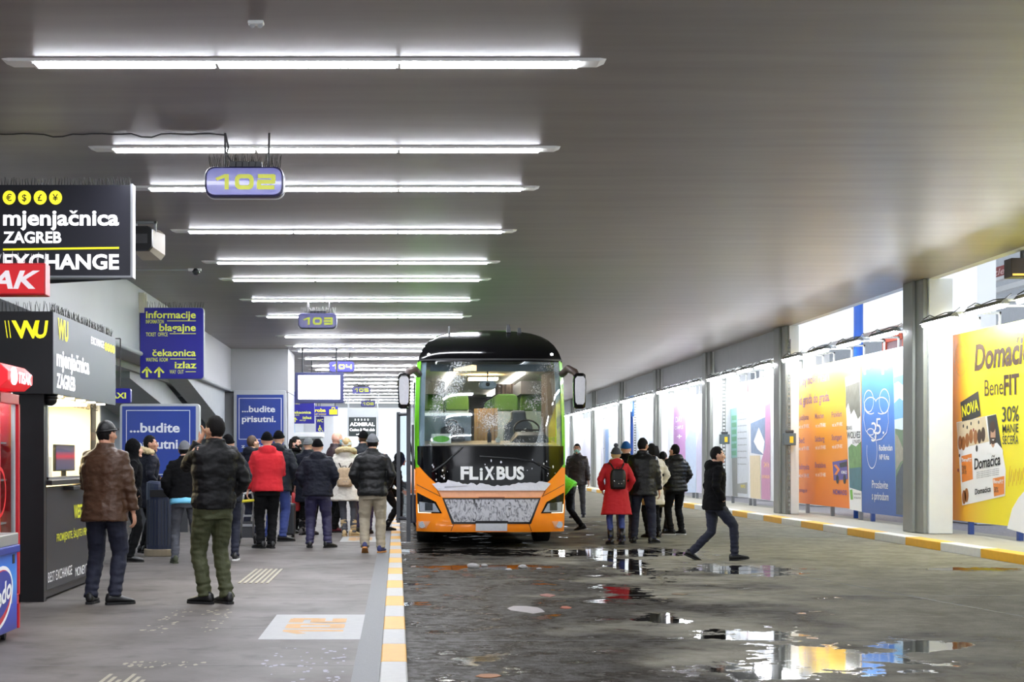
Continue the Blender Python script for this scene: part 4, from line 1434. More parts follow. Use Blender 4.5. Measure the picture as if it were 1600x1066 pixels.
# further boards, paler with distance under their lamps
PB = M('print_near_white', (232, 234, 240), .5, var=.04)
LIL = M('print_lilac', (200, 150, 206), .5, var=.1)
t = board('white information billboard with a column of green squares', 45.75, 48.6, .22, 3.69, PB, leg=BBACK)
m_ = MB()
pq(m_, [(1141.5, 640), (1152, 636), (1152, 716), (1143, 716)], 0)
for k in range(6):
    y = 650 + k * 11
    pq(m_, [(1143.5, y), (1151, y - 1), (1151, y + 6.5), (1144, y + 7)], 1, .008)
pq(m_, [(1152, 640), (1168, 634), (1169, 778), (1153, 775)], 2, .007)
for k in range(9):
    bt(m_, 'javna obavijest putnicima', 1153, 1167, 645 + k * 10, 2.4, 0, mi=3, off=.010)
pq(m_, [(1144, 716), (1152, 715), (1153, 776), (1145, 775)], 4, .008)
pq(m_, [(1146, 757), (1168, 754), (1168, 772), (1147, 770)], 4, .0095)
bt(m_, 'INFO', 1158, 1165, 760, 5, .02, mi=5, off=.012)
m_.build('printed_list', [M('print_teal', (150, 200, 196), .5), M('print_green_tile', (110, 176, 140), .5), M('print_silver', (206, 212, 220), .5), PGREY, M('print_mid_grey', (150, 152, 150), .5), M('print_lemon_b', (230, 216, 60), .5)], t, fix=False)
t = board('pale billboard showing a white building picture and a pink strip', 42.55, 45.7, .22, 3.69, PB, leg=BBACK)
m_ = MB()
pq(m_, [(1173, 662), (1196, 652), (1198, 712), (1174, 708)], 0)
pq(m_, [(1178, 690), (1186, 668), (1195, 690), (1193, 710), (1184, 702)], 1, .008)
pq(m_, [(1172, 712), (1188, 712), (1189, 780), (1173, 778)], 2, .007)
pq(m_, [(1196, 634), (1204, 630), (1204, 782), (1190, 780), (1190, 720), (1196, 700)], 3, .0085)
bt(m_, '24 h', 1194, 1202, 726, 8, .02, mi=4, off=.012)
bt(m_, 'LIVE ENGLISH', 1191, 1203, 745, 5, .02, mi=4, off=.012)
pq(m_, [(1167.5, 601), (1169.5, 600), (1169.5, 612), (1167.5, 614)], 5, .009)
m_.build('printed_picture', [M('print_dusk_blue', (130, 150, 180), .5, var=.3), WLET, PBEIG, M('print_rose', (196, 140, 176), .5), M('print_peach', (248, 200, 140), .5), PBERRY], t, fix=False)
t = board('billboard with a lilac strip and white symbols behind the puffer jacket', 54.5, 58.2, .2, 3.6, PB, leg=BBACK)
m_ = MB()
pq(m_, [(1052.5, 625), (1071, 618), (1072, 770), (1053, 768)], 0)
pq(m_, [(1071, 619), (1088, 617), (1088, 637), (1071, 638)], 2, .0085)
pq(m_, [(1071, 690), (1078, 672), (1088, 676), (1088, 770), (1072, 770)], 3, .007)
bt(m_, 'DAY', 1056, 1067, 655, 9, .02, mi=1, off=.012)
bt(m_, 'CAMPUS', 1055, 1068, 668, 6, .02, mi=1, off=.012)
bt(m_, '+', 1058, 1066, 682, 9, .03, mi=1, off=.012)
m_.build('printed_strip', [LIL, WLET, M('print_orchid', (224, 150, 222), .5), M('print_ice', (196, 214, 240), .5)], t, fix=False)
t = board('white billboard with a pale violet sketch left of the walking man', 51.0, 54.4, .2, 3.6, PB, leg=BBACK)
m_ = MB()
pq(m_, [(1088, 700), (1094, 664), (1099, 656), (1104, 700), (1106, 770), (1089, 770)], 0)
pq(m_, [(1097, 660), (1099, 640), (1101, 660), (1100, 700)], 1, .008)
m_.build('printed_sketch', [M('print_lavender', (206, 204, 232), .5), LGREY], t, fix=False)
t = board('white billboard with pale grey blotches above the beige coat', 60.5, 66.2, .2, 3.6, PB, leg=BBACK)
m_ = MB()
pq(m_, [(1014, 650), (1019, 640), (1021, 690), (1014, 694)], 0)
pq(m_, [(1004, 664), (1009, 662), (1009, 700), (1005, 700)], 0)
m_.build('printed_blotch', [M('print_mist', (206, 212, 226), .5)], t, fix=False)
t = board('white billboard with a blue block behind the pompom hat', 69.3, 75.7, .2, 3.6, PB, leg=BBACK)
m_ = MB()
pq(m_, [(946, 672), (951, 671), (951, 740), (946, 740)], 0)
pq(m_, [(951, 672), (966, 668), (966, 680), (951, 684)], 1)
m_.build('printed_block', [M('print_sea_blue', (140, 170, 214), .5), M('print_pale_sea', (200, 214, 236), .5)], t, fix=False)
t = board('farthest bare white billboard beside the masked man', 78, 94, .2, 3.6, M('print_lilac_white', (226, 224, 238), .5, var=.03), leg=BBACK, n=3)

# ---------------------------------------------------------------- tubes above the billboards
TUBER = M('lit_batten', (246, 250, 255), .4, var=0, emit=TUBE_R)
BATT = M('batten_grey', (112, 112, 108), .5, .2)
YS = [20.2, 22.3, 24.4, 26.6] + [a + 1.25 + (b_ - a - 2.95) / 3 * q for a, b_ in zip(PIERY, PIERY[1:]) for q in range(4)]
for i, y in enumerate(YS):
    t = thing('billboard_lamp', 'slim tube lamp above the billboards, %s in line from the right edge' % ORD[i], 'lamp', (9.6, y, 3.8), 'tube lamps above the billboards')
    MB().prism([(9.52, y, 3.83), (9.58, y, 3.90), (9.64, y, 3.90), (9.68, y, 3.83)], (0, 1.6, 0)).build('housing', BATT, t)
    MB().tube([(9.6, y + .03, 3.80), (9.6, y + 1.57, 3.80)], .032, 8).build('tube', TUBER, t, smooth=True)
    for d in (.3, 1.25):
        ar = MB().box(9.6, BX + .12, y + d, y + d + .05, 3.90, 3.94)
        ar.prism([(BX + .09, y + d, 3.94), (BX + .09, y + d, 3.6), (BX + .12, y + d, 3.6), (BX + .12, y + d, 3.94)], (0, .05, 0))
        ar.build('arm', M('lamp_arm', (186, 188, 186), .5), t)
    MB().tube([(9.6, y - .25, 3.96), (9.6, y, 3.91), (9.61, y + .5, 3.94), (9.6, y + 1.0, 3.91), (9.62, y + 1.3, 3.97), (9.6, y + 1.6, 3.92)], .009, 5).build('cable', WIRE, t)

# perforated cable ladders with switch boxes on the piers
for i, (px, Yp) in enumerate(((1232, 38.4), (1131, 47.7), (992, 66.3))):
    x = (px - CX) * Yp / F
    lab = ['perforated cable ladder with a grey switch box on the pier left of the orange board', 'perforated cable ladder with a switch box behind the walking man', 'thin perforated cable ladder on the pier behind the leather jacket'][i]
    t = thing('cable_ladder', lab, 'cable ladder', (x, Yp, 0), 'cable ladders on the piers')
    l = MB().box(x - .05, x - .035, Yp - .03, Yp, 0, 4.35).box(x + .035, x + .05, Yp - .03, Yp, 0, 4.35)
    z = .05
    while z < 4.3:
        l.box(x - .035, x + .035, Yp - .025, Yp - .01, z, z + .045)
        z += .11
    l.build('ladder', M('ladder_galvanised', (120, 122, 118), .5, .4), t)
    if i < 2:
        c = at(px, 686, Yp)
        MB().box(x - .15, x + .15, Yp - .16, Yp - .03, c.z - .16, c.z + .14).build('switch_box', M('switch_box_grey', (84, 96, 102), .5), t, bevel=.012)
        MB().box(x - .1, x + .1, Yp - .15, Yp - .05, c.z + .14, c.z + .22).build('cable_gland', DGREY, t, bevel=.02)
        MB().box(x - .01, x + .08, Yp - .166, Yp - .16, c.z - .1, c.z + .06).build('yellow_plate', M('warning_yellow', (240, 200, 40), .5), t)
# blue post, red fascia band and frames in the open bays beyond the boards
bp = M('post_blue', (40, 92, 190), .4)
tag(MB().tube([(10.75, 36.0, -.1), (10.75, 36.0, 5.3)], .11, 14).build('blue_post', bp, smooth=True), 'round blue post rising between the orange and blue boards', 'post')
t = thing('blue_pylon_sign', 'bright blue panel with white marks above the lamps far down the kerb', 'sign', (10.75, 70, 0))
MB().box(10.7, 10.8, 70.2, 71.2, 3.3, 4.9).build('panel', M('pylon_blue', (50, 130, 220), .4), t)
MB().box(10.6, 10.7, 70.9, 71.15, 4.0, 4.7).build('white_mark', WHITE, t)
MB().tube([(10.75, 70.7, -.1), (10.75, 70.7, 3.3)], .06, 10).build('post', bp, t)
t = thing('red_fascia_sign', 'long dark red shop fascia with faint pale script beyond the right edge', 'sign', (14, 30, 4))
rf = M('fascia_dark_red', (150, 62, 58), .5, var=.3, vs=2)
c0, c1 = at(1524, 448, 33.0), at(1640, 404, 33.0)
MB().box(13.9, 14.0, 24, 38, 5.58, 5.82).build('band', rf, t)
for z0_, z1_ in ((5.50, 5.57), (5.22, 5.34), (4.95, 5.05)):
    MB().box(13.85, 14.02, 24, 38, z0_, z1_).build('lower_trim', WHITE, t)
MB().text('Outlet', (13.9, 35.9, 5.70), -YA, ZA, w=1.6, h=.15, bold=.01, shear=.2).build('lettering', M('faint_script', (226, 190, 186), .5), t, fix=False)
t = thing('orange_door_frame', 'orange-red door frame seen above the blue board', 'door frame', (12.8, 39.6, 0))
MB().box(12.7, 12.9, 38.6, 38.85, 0, 4.55).box(12.7, 12.9, 40.2, 40.45, 0, 4.55).box(12.7, 12.9, 38.6, 40.45, 4.4, 4.55).build('frame', M('frame_orange_red', (214, 86, 48), .5), t)
MB().box(12.75, 12.82, 38.85, 40.2, 0, 4.4).build('door_leaf', M('door_mauve', (142, 112, 120), .5), t)
t = thing('projector_box', 'dark square floodlight box high on the right edge of the picture', 'floodlight', (10.0, 24.6, 4.4))
c = at(1588, 418, 24.6)
MB().box(c.x - .12, c.x + .25, 24.5, 24.8, c.z - .16, c.z + .14).build('housing', M('floodlight_dark', (56, 42, 30), .5), t, bevel=.01)
MB().box(c.x - .1, c.x + .2, 24.49, 24.5, c.z - .14, c.z - .11).build('lens', M('amber_lens', (236, 190, 80), .3, emit=.5), t)
MB().box(c.x + .1, c.x + .15, 24.6, 24.7, c.z + .14, 4.9).build('bracket', DGREY, t)
# ---------------------------------------------------------------- the coach (local: front at y = 0, road at z = 0)
BUSX, BUSY = 1.595, 26.0
bus = thing('coach', 'orange, green and black coach with snow on its front, parked at the kerb', 'bus', (BUSX, BUSY, RZ))
GREEN = M('coach_green', (112, 200, 40), .25, var=.04, coat=.3)
ORANGE = M('coach_orange', (255, 142, 18), .3, var=.04, coat=.25)
GLOSS = M('coach_gloss_black', (8, 8, 10), .12, var=.05, spec=.28, coat=.05)
CHAR = M('coach_charcoal', (30, 31, 34), .5)
SNOW = M('wet_snow', (214, 214, 222), .75, var=.1, vs=20, bump=.6, bs=40)
CHROME = M('lamp_chrome', (210, 214, 220), .12, .9, var=.05)
LENS = M('lamp_lens', (150, 156, 164), .1, var=.25, vs=30, spec=.8)
INT = M('coach_inner_grey', (128, 142, 154), .5)
PROF = [(.28, 1.235), (.5, 1.265), (1.37, 1.275), (2.2, 1.275), (3.0, 1.25), (3.2, 1.235), (3.35, 1.18), (3.47, 1.11), (3.57, 1.02), (3.65, .90), (3.71, .74), (3.75, .52), (3.77, .27), (3.775, 0)]


def hw(z):
    if z <= PROF[0][0]:
        return PROF[0][1]
    for (a, x), (b_, y) in zip(PROF, PROF[1:]):
        if z <= b_:
            return x + (y - x) * (z - a) / (b_ - a)
    return 0.0


def yf(x, z):
    y = .34 * (abs(x) / 1.275) ** 4.5
    if z > 1.3:
        y += .16 * (min(z, 3.2) - 1.3) ** 1.3 / 2.3 * 1.3
    if z > 3.2:
        y += .9 * ((z - 3.2) / .575) ** 2 + .06 * (z - 3.2) / .575
    if z < .6:
        y += .12 * ((.6 - z) / .32) ** 2
    return y


def panel(name, fn, nu, nv, mat, off=0.0, th=.03, parent=bus, smooth=True):
    """sheet over the front: (u, v) -> (x, z), set off mm ahead of the body surface and th thick"""
    f, b_ = [], []
    for j in range(nv + 1):
        for i in range(nu + 1):
            x, z = fn(i / nu, j / nv)
            y = yf(x, z) - off
            f.append((x, y, z))
            b_.append((x * .997, y + th, z))
    n = nu + 1
    fs = []
    for j in range(nv):
        for i in range(nu):
            q = (j * n + i, j * n + i + 1, (j + 1) * n + i + 1, (j + 1) * n + i)
            fs.append(q)
            fs.append(tuple(len(f) + k for k in reversed(q)))
    bord = [i for i in range(n)] + [j * n + nu for j in range(1, nv + 1)] + [nv * n + i for i in range(nu - 1, -1, -1)] + [j * n for j in range(nv - 1, 0, -1)]
    for a, c in zip(bord, bord[1:] + bord[:1]):
        fs.append((c, a, a + len(f), c + len(f)))
    mb = MB()
    mb.add(f + b_, fs)
    o = mb.build(name, mat, parent, smooth=False, local=True)
    if smooth:
        o.data.polygons.foreach_set('use_smooth', [True] * len(o.data.polygons))
        try:
            o.data.set_sharp_from_angle(angle=R(40))
        except Exception:
            pass
    return o


def quadfn(bl, br, tr, tl):
    def fn(u, v):
        x0, z0 = bl[0] + (br[0] - bl[0]) * u, bl[1] + (br[1] - bl[1]) * u
        x1, z1 = tl[0] + (tr[0] - tl[0]) * u, tl[1] + (tr[1] - tl[1]) * u
        return x0 + (x1 - x0) * v, z0 + (z1 - z0) * v
    return fn


def zbl(x):
    return 1.05 + .41 * max(0, (abs(x) - .82) / .45) ** 1.4


def shell(name, prof, mat):
    mb = MB()
    for s_ in (-1, 1):
        rings = []
        for k in range(9):
            t_ = k / 8
            rings.append([(s_ * hw(z), yf(hw(z), z) + (12.9 - yf(hw(z), z)) * t_, z) for z in prof])
        inner = [[(x * .98, y, z - (.02 if z > 3.3 else 0)) for x, y, z in r] for r in rings]
        n = len(prof)
        vs = [p for r in rings for p in r] + [p for r in inner for p in r]
        o = 9 * n
        fs = []
        for i in range(8):
            for j in range(n - 1):
                q = (i * n + j, i * n + j + 1, (i + 1) * n + j + 1, (i + 1) * n + j)
                fs += [q, tuple(o + a for a in reversed(q))]
        for i in range(8):
            for j in (0, n - 1):
                fs.append((i * n + j, (i + 1) * n + j, o + (i + 1) * n + j, o + i * n + j))
        for i in (0, 8):
            for j in range(n - 1):
                fs.append((i * n + j, i * n + j + 1, o + i * n + j + 1, o + i * n + j))
        mb.add(vs, fs)
    return mb.build(name, mat, bus, smooth=True, local=True)


zl = [.28, .4, .6, .9, 1.37]
shell('lower_side', zl, ORANGE)
shell('side', [1.37, 1.8, 2.2, 2.6, 3.0, 3.2, 3.35, 3.47, 3.57], GREEN)
shell('roof', [p[0] for p in PROF[8:]], M('coach_roof_green', (52, 96, 22), .5, var=.2, vs=4))
MB().box(-1.24, 1.24, 12.85, 12.9, .3, 3.2).build('rear_wall', CHAR, bus, local=True)
MB().box(-1.2, 1.2, .5, 12.8, .34, .95).build('underbody', BLACK, bus, local=True)
MB().box(-1.2, 1.2, .7, 12.8, 1.28, 1.34).build('cabin_floor', CHAR, bus, local=True)
for s_ in (-1, 1):
    for k in range(6):
        if s_ == -1 and k == 0:
            continue
        MB().box(s_ * 1.252, s_ * 1.279, 1.0 + k * 1.95, 2.85 + k * 1.95, 1.85, 2.95).build('side_window', GLOSS, bus, local=True)
# front skins
panel('roof_cap', lambda u, v: ((2 * u - 1) * (hw(3.17 + v * .604)), 3.17 + v * .604), 28, 18, GLOSS, .004)
panel('visor_seam', lambda u, v: ((2 * u - 1) * hw(3.19), 3.19 + .03 * v), 28, 2, CHAR, .012, .02)
panel('windscreen', lambda u, v: ((2 * u - 1) * (hw(1.73 + 1.44 * v) - .055), 1.73 + 1.44 * v), 26, 20, glass_mat('windscreen_glass', (.93, .97, .98), .08, .02, .6), .0, .008)
panel('lower_screen', lambda u, v: ((2 * u - 1) * 1.245, zbl((2 * u - 1) * 1.245) + v * (1.735 - zbl((2 * u - 1) * 1.245))), 40, 8, GLOSS, .006)
for s_ in (-1, 1):
    panel('pillar', lambda u, v, s_=s_: (s_ * (hw(1.37 + 1.82 * v) - .058 * (1 - u)), 1.37 + 1.82 * v), 3, 14, GREEN, .002)
    panel('inner_pillar', lambda u, v, s_=s_: (s_ * (hw(1.73 + 1.44 * v) - .15 + .09 * u), 1.73 + 1.44 * v), 3, 14, INT, -.03)
panel('front_bumper', lambda u, v: ((2 * u - 1) * 1.262, .28 + v * (zbl((2 * u - 1) * 1.262) - .28 + .01)), 44, 18, ORANGE, .0)
panel('grille_surround', quadfn((-.665, .42), (.665, .42), (.83, .86), (-.83, .86)), 16, 6, BLACK, .012, .02)
ICE_M = bpy.data.materials.new('iced_grille')
ICE_M.use_nodes = True
nt = ICE_M.node_tree
tcn, v1, n1, cr = (nt.nodes.new(x) for x in ('ShaderNodeTexCoord', 'ShaderNodeTexNoise', 'ShaderNodeTexNoise', 'ShaderNodeValToRGB'))
mpn = nt.nodes.new('ShaderNodeMapping')
mpn.inputs['Scale'].default_value = (1.6, 1, .8)
nt.links.new(tcn.outputs['Object'], mpn.inputs[0])
nt.links.new(mpn.outputs[0], v1.inputs['Vector'])
v1.inputs['Scale'].default_value = 9
v1.inputs['Detail'].default_value = 7
v1.inputs['Distortion'].default_value = 2.2
e = cr.color_ramp.elements
e[0].position, e[0].color = .32, (*lin((52, 52, 55)), 1)
e[1].position, e[1].color = .54, (*lin((182, 182, 188)), 1)
q = e.new(.41)
q.color = (*lin((128, 128, 134)), 1)
nt.links.new(v1.outputs['Fac'], cr.inputs[0])
nt.links.new(cr.outputs[0], nt.nodes['Principled BSDF'].inputs['Base Color'])
nt.nodes['Principled BSDF'].inputs['Roughness'].default_value = .7
panel('grille', quadfn((-.635, .455), (.635, .455), (.795, .835), (-.795, .835)), 18, 8, ICE_M, .026, .02)
# snow lying on the ledge and frost over the nose
random.seed(11)
top = [random.uniform(-.02, .025) for _ in range(41)]
panel('snow_ledge', lambda u, v: ((2 * u - 1) * (1.0 - .1 * (1 - v)), .985 + v * (.11 + top[int(u * 40)] + .02 * math.sin(u * 9))), 40, 5, SNOW, .05, .06)
panel('snow_drift', quadfn((-.80, 1.05), (-.42, 1.07), (-.52, 1.11), (-.74, 1.165)), 8, 3, SNOW, .07, .07)
FROST = M('frosted_orange', (232, 168, 130), .6, var=.14, vs=12, bump=.3)
panel('frost_band', quadfn((-.83, .872), (.83, .872), (.90, .99), (-.90, .99)), 26, 4, FROST, .008, .01)
panel('handle_slot', quadfn((-.22, .862), (.22, .862), (.22, .878), (-.22, .878)), 8, 1, M('slot_rust', (160, 84, 30), .5), .014, .01)
panel('number_plate', quadfn((-.265, .30), (.265, .30), (.265, .43), (-.265, .43)), 8, 2, M('plate_under_snow', (196, 198, 204), .6, var=.12, vs=26, bump=.4), .035, .03)
panel('plate_recess', quadfn((-.30, .425), (.30, .425), (.27, .475), (-.27, .475)), 8, 2, BLACK, .03, .02)
seam = MB()
for s_ in (-1, 1):
    for a, b_ in (((-.68, .30), (-.635, .42)), ((-.95, 1.06), (-.855, .875)), ((-1.25, 1.08), (-.86, .885))):
        pts = []
        for k in range(9):
            x, z = s_ * (a[0] + (b_[0] - a[0]) * k / 8), a[1] + (b_[1] - a[1]) * k / 8
            pts.append((x, yf(x, z) - .002, z))
        seam.tube(pts, .006, 5)
seam.build('panel_seam', M('seam_brown', (96, 50, 14), .6), bus, local=True)
for s_ in (-1, 1):
    fl = (lambda p: (p[0] * s_ * -1, p[1]))
    hl = panel('headlight', quadfn(fl((-1.235, .60)), fl((-.835, .60)), fl((-.935, .79)), fl((-1.25, .945))), 10, 6, GLOSS, .01, .02)
    panel('lens', quadfn(fl((-1.20, .625)), fl((-.875, .62)), fl((-.96, .765)), fl((-1.215, .79))), 8, 4, LENS, .022, .015, hl)
    panel('reflector', quadfn(fl((-1.12, .645)), fl((-.99, .645)), fl((-.99, .775)), fl((-1.12, .775))), 6, 4, M('lamp_dark_inner', (70, 74, 80), .2, .5, var=.6, vs=40), .03, .012, hl)
    panel('running_light', quadfn(fl((-1.235, .60)), fl((-1.02, .60)), fl((-1.02, .612)), fl((-1.235, .614))), 6, 2, M('running_light_white', (250, 236, 200), .4, emit=.7), .032, .015, hl)
    panel('running_light', quadfn(fl((-1.235, .615)), fl((-1.222, .615)), fl((-1.23, .74)), fl((-1.24, .75))), 2, 5, MATS['running_light_white'], .032, .015, hl)
    fg = panel('fog_lamp', quadfn(fl((-1.235, .335)), fl((-1.10, .335)), fl((-1.03, .46)), fl((-1.235, .46))), 6, 5, FROST, .012, .02)
    x, z = s_ * 1.165, .40
    MB().tube([(x, yf(x, z) - .045, z), (x, yf(x, z) + .02, z)], .055, 20).build('fog_lens', CHROME, fg, local=True)
    x, z = s_ * 1.02, 3.30
    MB().ell((s_ * 1.05, yf(1.05, 3.3) - .012, 3.30), (.022, .02, .018)).build('marker_lamp', M('marker_lit', (255, 255, 255), .4, var=0, emit=25), bus, smooth=True, local=True)
# name on the black panel
tx = MB().text('FL', (-.382, 0, 1.285), XA, ZA, w=.30, h=.215, bold=.04, off=0)
tx.text('i', (-.185, 0, 1.275), XA, ZA, w=.052, h=.215, bold=.03, off=0)
tx.text('X', (-.047, 0, 1.285), XA, ZA, w=.165, h=.215, bold=.04, off=0)
tx.text('BUS', (.305, 0, 1.285), XA, ZA, w=.464, h=.215, bold=.04, off=0)
tx.mapv(lambda p: (p.x + .01, yf(p.x, p.z) - .016, p.z)).build('lettering', WHITE, bus, local=True, fix=False)
# wipers
for pts in ([(-.95, 1.33), (-.78, 1.45), (-.55, 1.66), (-.48, 1.72)], [(.95, 1.33), (.72, 1.47), (.4, 1.52), (-.2, 1.56)], [(-.78, 1.45), (-1.0, 1.30)], [(.72, 1.47), (1.0, 1.36)]):
    MB().tube([(x, yf(x, z) - .04, z) for x, z in pts], .014, 6).build('wiper', CHAR, bus, local=True)
fro = MB()
random.seed(5)
for cx, cz, n in ((-.95, 1.24, 12), (.95, 1.25, 14), (.0, 1.44, 5), (.6, 1.42, 5)):
    for i in range(n):
        x, z = cx + random.gauss(0, .1), cz + random.gauss(0, .08)
        r = random.uniform(.006, .02)
        if z < zbl(x) + .03:
            continue
        fro.poly([(x + math.cos(a * 1.05) * r * random.uniform(.5, 1), yf(x, z) - .009 - i * 1e-5, z + math.sin(a * 1.05) * r * 1.6 * random.uniform(.5, 1)) for a in range(6)])
fro.build('frost_patch', SNOW, bus, local=True, fix=False)
# mirrors
for s_ in (-1, 1):
    mr_ = MB().tube([(s_ * 1.22, .35, 2.96), (s_ * 1.30, .12, 3.04), (s_ * 1.40, .0, 2.98), (s_ * 1.46, -.02, 2.84)], [.06, .065, .06, .05], 10).build('mirror_arm', M('mirror_arm_brown', (70, 56, 52), .4), bus, smooth=True, local=True)
    MB().loft([[(s_ * 1.475 + x * w_, -.02 + y * w_, z) for x, y in ((-.1, -.06), (-.05, -.1), (.05, -.1), (.1, -.06), (.1, .08), (-.1, .08))] for z, w_ in ((2.36, .55), (2.38, .9), (2.45, 1.0), (2.8, 1.08), (2.93, .95), (2.96, .6))]).build('housing', GLOSS, mr_, smooth=False, local=True, bevel=.01)
    MB().loft([[(s_ * 1.475 - w_, -.135, z), (s_ * 1.475 + w_, -.135, z), (s_ * 1.475 + w_, -.10, z), (s_ * 1.475 - w_, -.10, z)] for z, w_ in ((2.43, .05), (2.47, .075), (2.7, .085), (2.86, .08), (2.9, .05))]).build('snow_cover', SNOW, mr_, local=True)
# roof aerials
for x, h, w_ in ((-.68, .13, .018), (.36, .12, .04), (.55, .1, .04)):
    z = max(zz for zz, xx in PROF if xx >= abs(x))
    MB().loft([[(x - w_, 1.0, z - .02), (x + w_, 1.0, z - .02), (x + w_, 1.12, z - .02), (x - w_, 1.12, z - .02)], [(x - w_ * .7, 1.03, z + h), (x + w_ * .5, 1.03, z + h), (x + w_ * .5, 1.09, z + h), (x - w_ * .7, 1.09, z + h)]]).build('aerial', DGREY, bus, local=True)
# wheels
for x, y, n in ((-1.07, 2.6, 1), (1.07, 2.6, 1), (-1.07, 9.0, 1), (1.07, 9.0, 1), (-1.07, 10.4, 1), (1.07, 10.4, 1), (.70, 9.0, 1), (-.70, 9.0, 1)):
    a = MB().tube([(x - .155, y, .5), (x - .13, y, .5), (x + .13, y, .5), (x + .155, y, .5)], [.46, .5, .5, .46], 28).build('wheel', RUBBER, bus, local=True)
    MB().tube([(x - .16, y, .5), (x + .16, y, .5)], .27, 20).build('rim', STEEL, a, local=True)
# open entrance door swung out over the kerb
dr = MB()
dr.box(-1.60, -1.535, .55, .62, .42, 2.32).box(-1.43, -1.36, .30, .37, .10, 2.45)
dr.tube([(-1.555, .58, .5), (-1.4, .34, .5)], .03, 6).tube([(-1.555, .58, 2.28), (-1.4, .34, 2.28)], .03, 6).tube([(-1.4, .34, 1.5), (-1.26, .5, 1.35)], .025, 6).tube([(-1.4, .34, 1.9), (-1.33, .42, 1.6), (-1.28, .5, 1.35)], .02, 6)
dr.box(-1.34, -1.30, .36, .42, .45, 2.1)
do = dr.build('door', M('door_frame_black', (52, 54, 60), .4), bus, local=True)
MB().prism([(-1.555, .585, .5), (-1.40, .335, .5), (-1.40, .335, 2.28), (-1.555, .585, 2.28)], (.006, .004, 0)).build('pane', glass_mat('door_glass', (.86, .9, .92), .08), do, local=True)
MB().box(-1.36, -1.24, .5, 1.2, .42, .9).build('step_well', M('step_blue_black', (24, 30, 62), .5), bus, local=True)
MB().box(-1.36, -1.24, .42, .6, .93, .99).build('marker_side', ORANGE, bus, local=True)
# cabin
MB().loft([[(-1.15, yf(1.1, 1.7) + .06, 1.5), (1.15, yf(1.1, 1.7) + .06, 1.5), (1.15, 1.35, 1.5), (-1.15, 1.35, 1.5)], [(-1.15, yf(1.1, 1.7) + .06, 1.76), (1.15, yf(1.1, 1.7) + .06, 1.76), (1.15, 1.3, 1.84), (-1.15, 1.3, 1.84)]]).build('dashboard', M('dash_tan_grey', (126, 112, 98), .5, var=.2), bus, local=True)
MB().loft([[(.35 + .0, .75, 1.78), (1.1, .75, 1.78), (1.1, 1.35, 1.78), (.35, 1.35, 1.78)], [(.5, .85, 1.93), (1.0, .85, 1.93), (1.0, 1.3, 2.0), (.5, 1.3, 2.0)]]).build('instrument_hood', CHAR, bus, local=True, bevel=.03)
st = MB()
c = Vector((.72, 1.5, 2.03))
rw = [c + Vector((math.cos(a * R(15)) * .23, math.sin(a * R(15)) * .1, math.sin(a * R(15)) * .18)) for a in range(25)]
st.tube(rw, .018, 6, cap=False).tube([c, c + Vector((0, -.15, -.2))], .03, 8).tube([rw[0], rw[12]], .015, 6)
st.build('steering_wheel', BLACK, bus, local=True)
ds = MB().loft([[(.62 - w_, 2.1, z), (.62 + w_, 2.1, z), (.62 + w_, 2.28, z), (.62 - w_, 2.28, z)] for z, w_ in ((1.5, .24), (1.95, .27), (2.14, .25), (2.24, .14), (2.40, .13))]).build('driver_seat', M('driver_seat_grey', (66, 74, 84), .7), bus, local=True, bevel=.04)
MB().prism([(.62, 2.09, 1.96), (.68, 2.09, 2.04), (.76, 2.09, 2.08), (.73, 2.09, 1.98), (.70, 2.09, 2.02)], (0, .012, 0)).build('seat_emblem', WLET, ds, local=True)
SG = M('seat_green', (66, 104, 40), .8, var=.2, vs=30)
SB = M('seat_back_grey', (146, 160, 172), .6)
for r_ in range(5):
    for x in (-.95, -.47, .47, .95):
        y = 2.9 + r_ * .85 + (.0 if x < 0 else .25)
        s0 = MB().box(x - .22, x + .22, y, y + .12, 1.5, 2.50).box(x - .22, x + .22, y - .05, y + .5, 1.5, 1.62).build('passenger_seat', SB if r_ == 0 else CHAR, bus, local=True, bevel=.03)
        MB().loft([[(x + a * w_, y + b_, z) for a, b_ in ((-.22, -.03), (.22, -.03), (.22, .14), (-.22, .14))] for z, w_ in ((2.42, .97), (2.45, 1.0), (2.62, 1.0), (2.70, .93), (2.74, .72))]).build('headrest', SG, s0, local=True, bevel=.03)
pl = MB()
cm = M('curtain_beige', (150, 124, 92), .8, var=.15)


def curtain(x0, x1, y0, y1, z0, z1, n, name, mat):
    mb = MB()
    top_, bot = [], []
    for k in range(n * 4 + 1):
        t_ = k / (n * 4)
        a = math.sin(k * math.pi / 2) * .03
        top_.append((x0 + (x1 - x0) * t_, y0 + (y1 - y0) * t_ + a, z1))
        bot.append((x0 + (x1 - x0) * t_, y0 + (y1 - y0) * t_ + a, z0))
    fr_ = [(p[0], p[1] + .012, p[2]) for p in top_]
    n_ = len(top_)
    mb.add(bot + top_, [(k, k + 1, n_ + k + 1, n_ + k) for k in range(n_ - 1)])
    return mb.build(name, mat, bus, local=True, smooth=True)


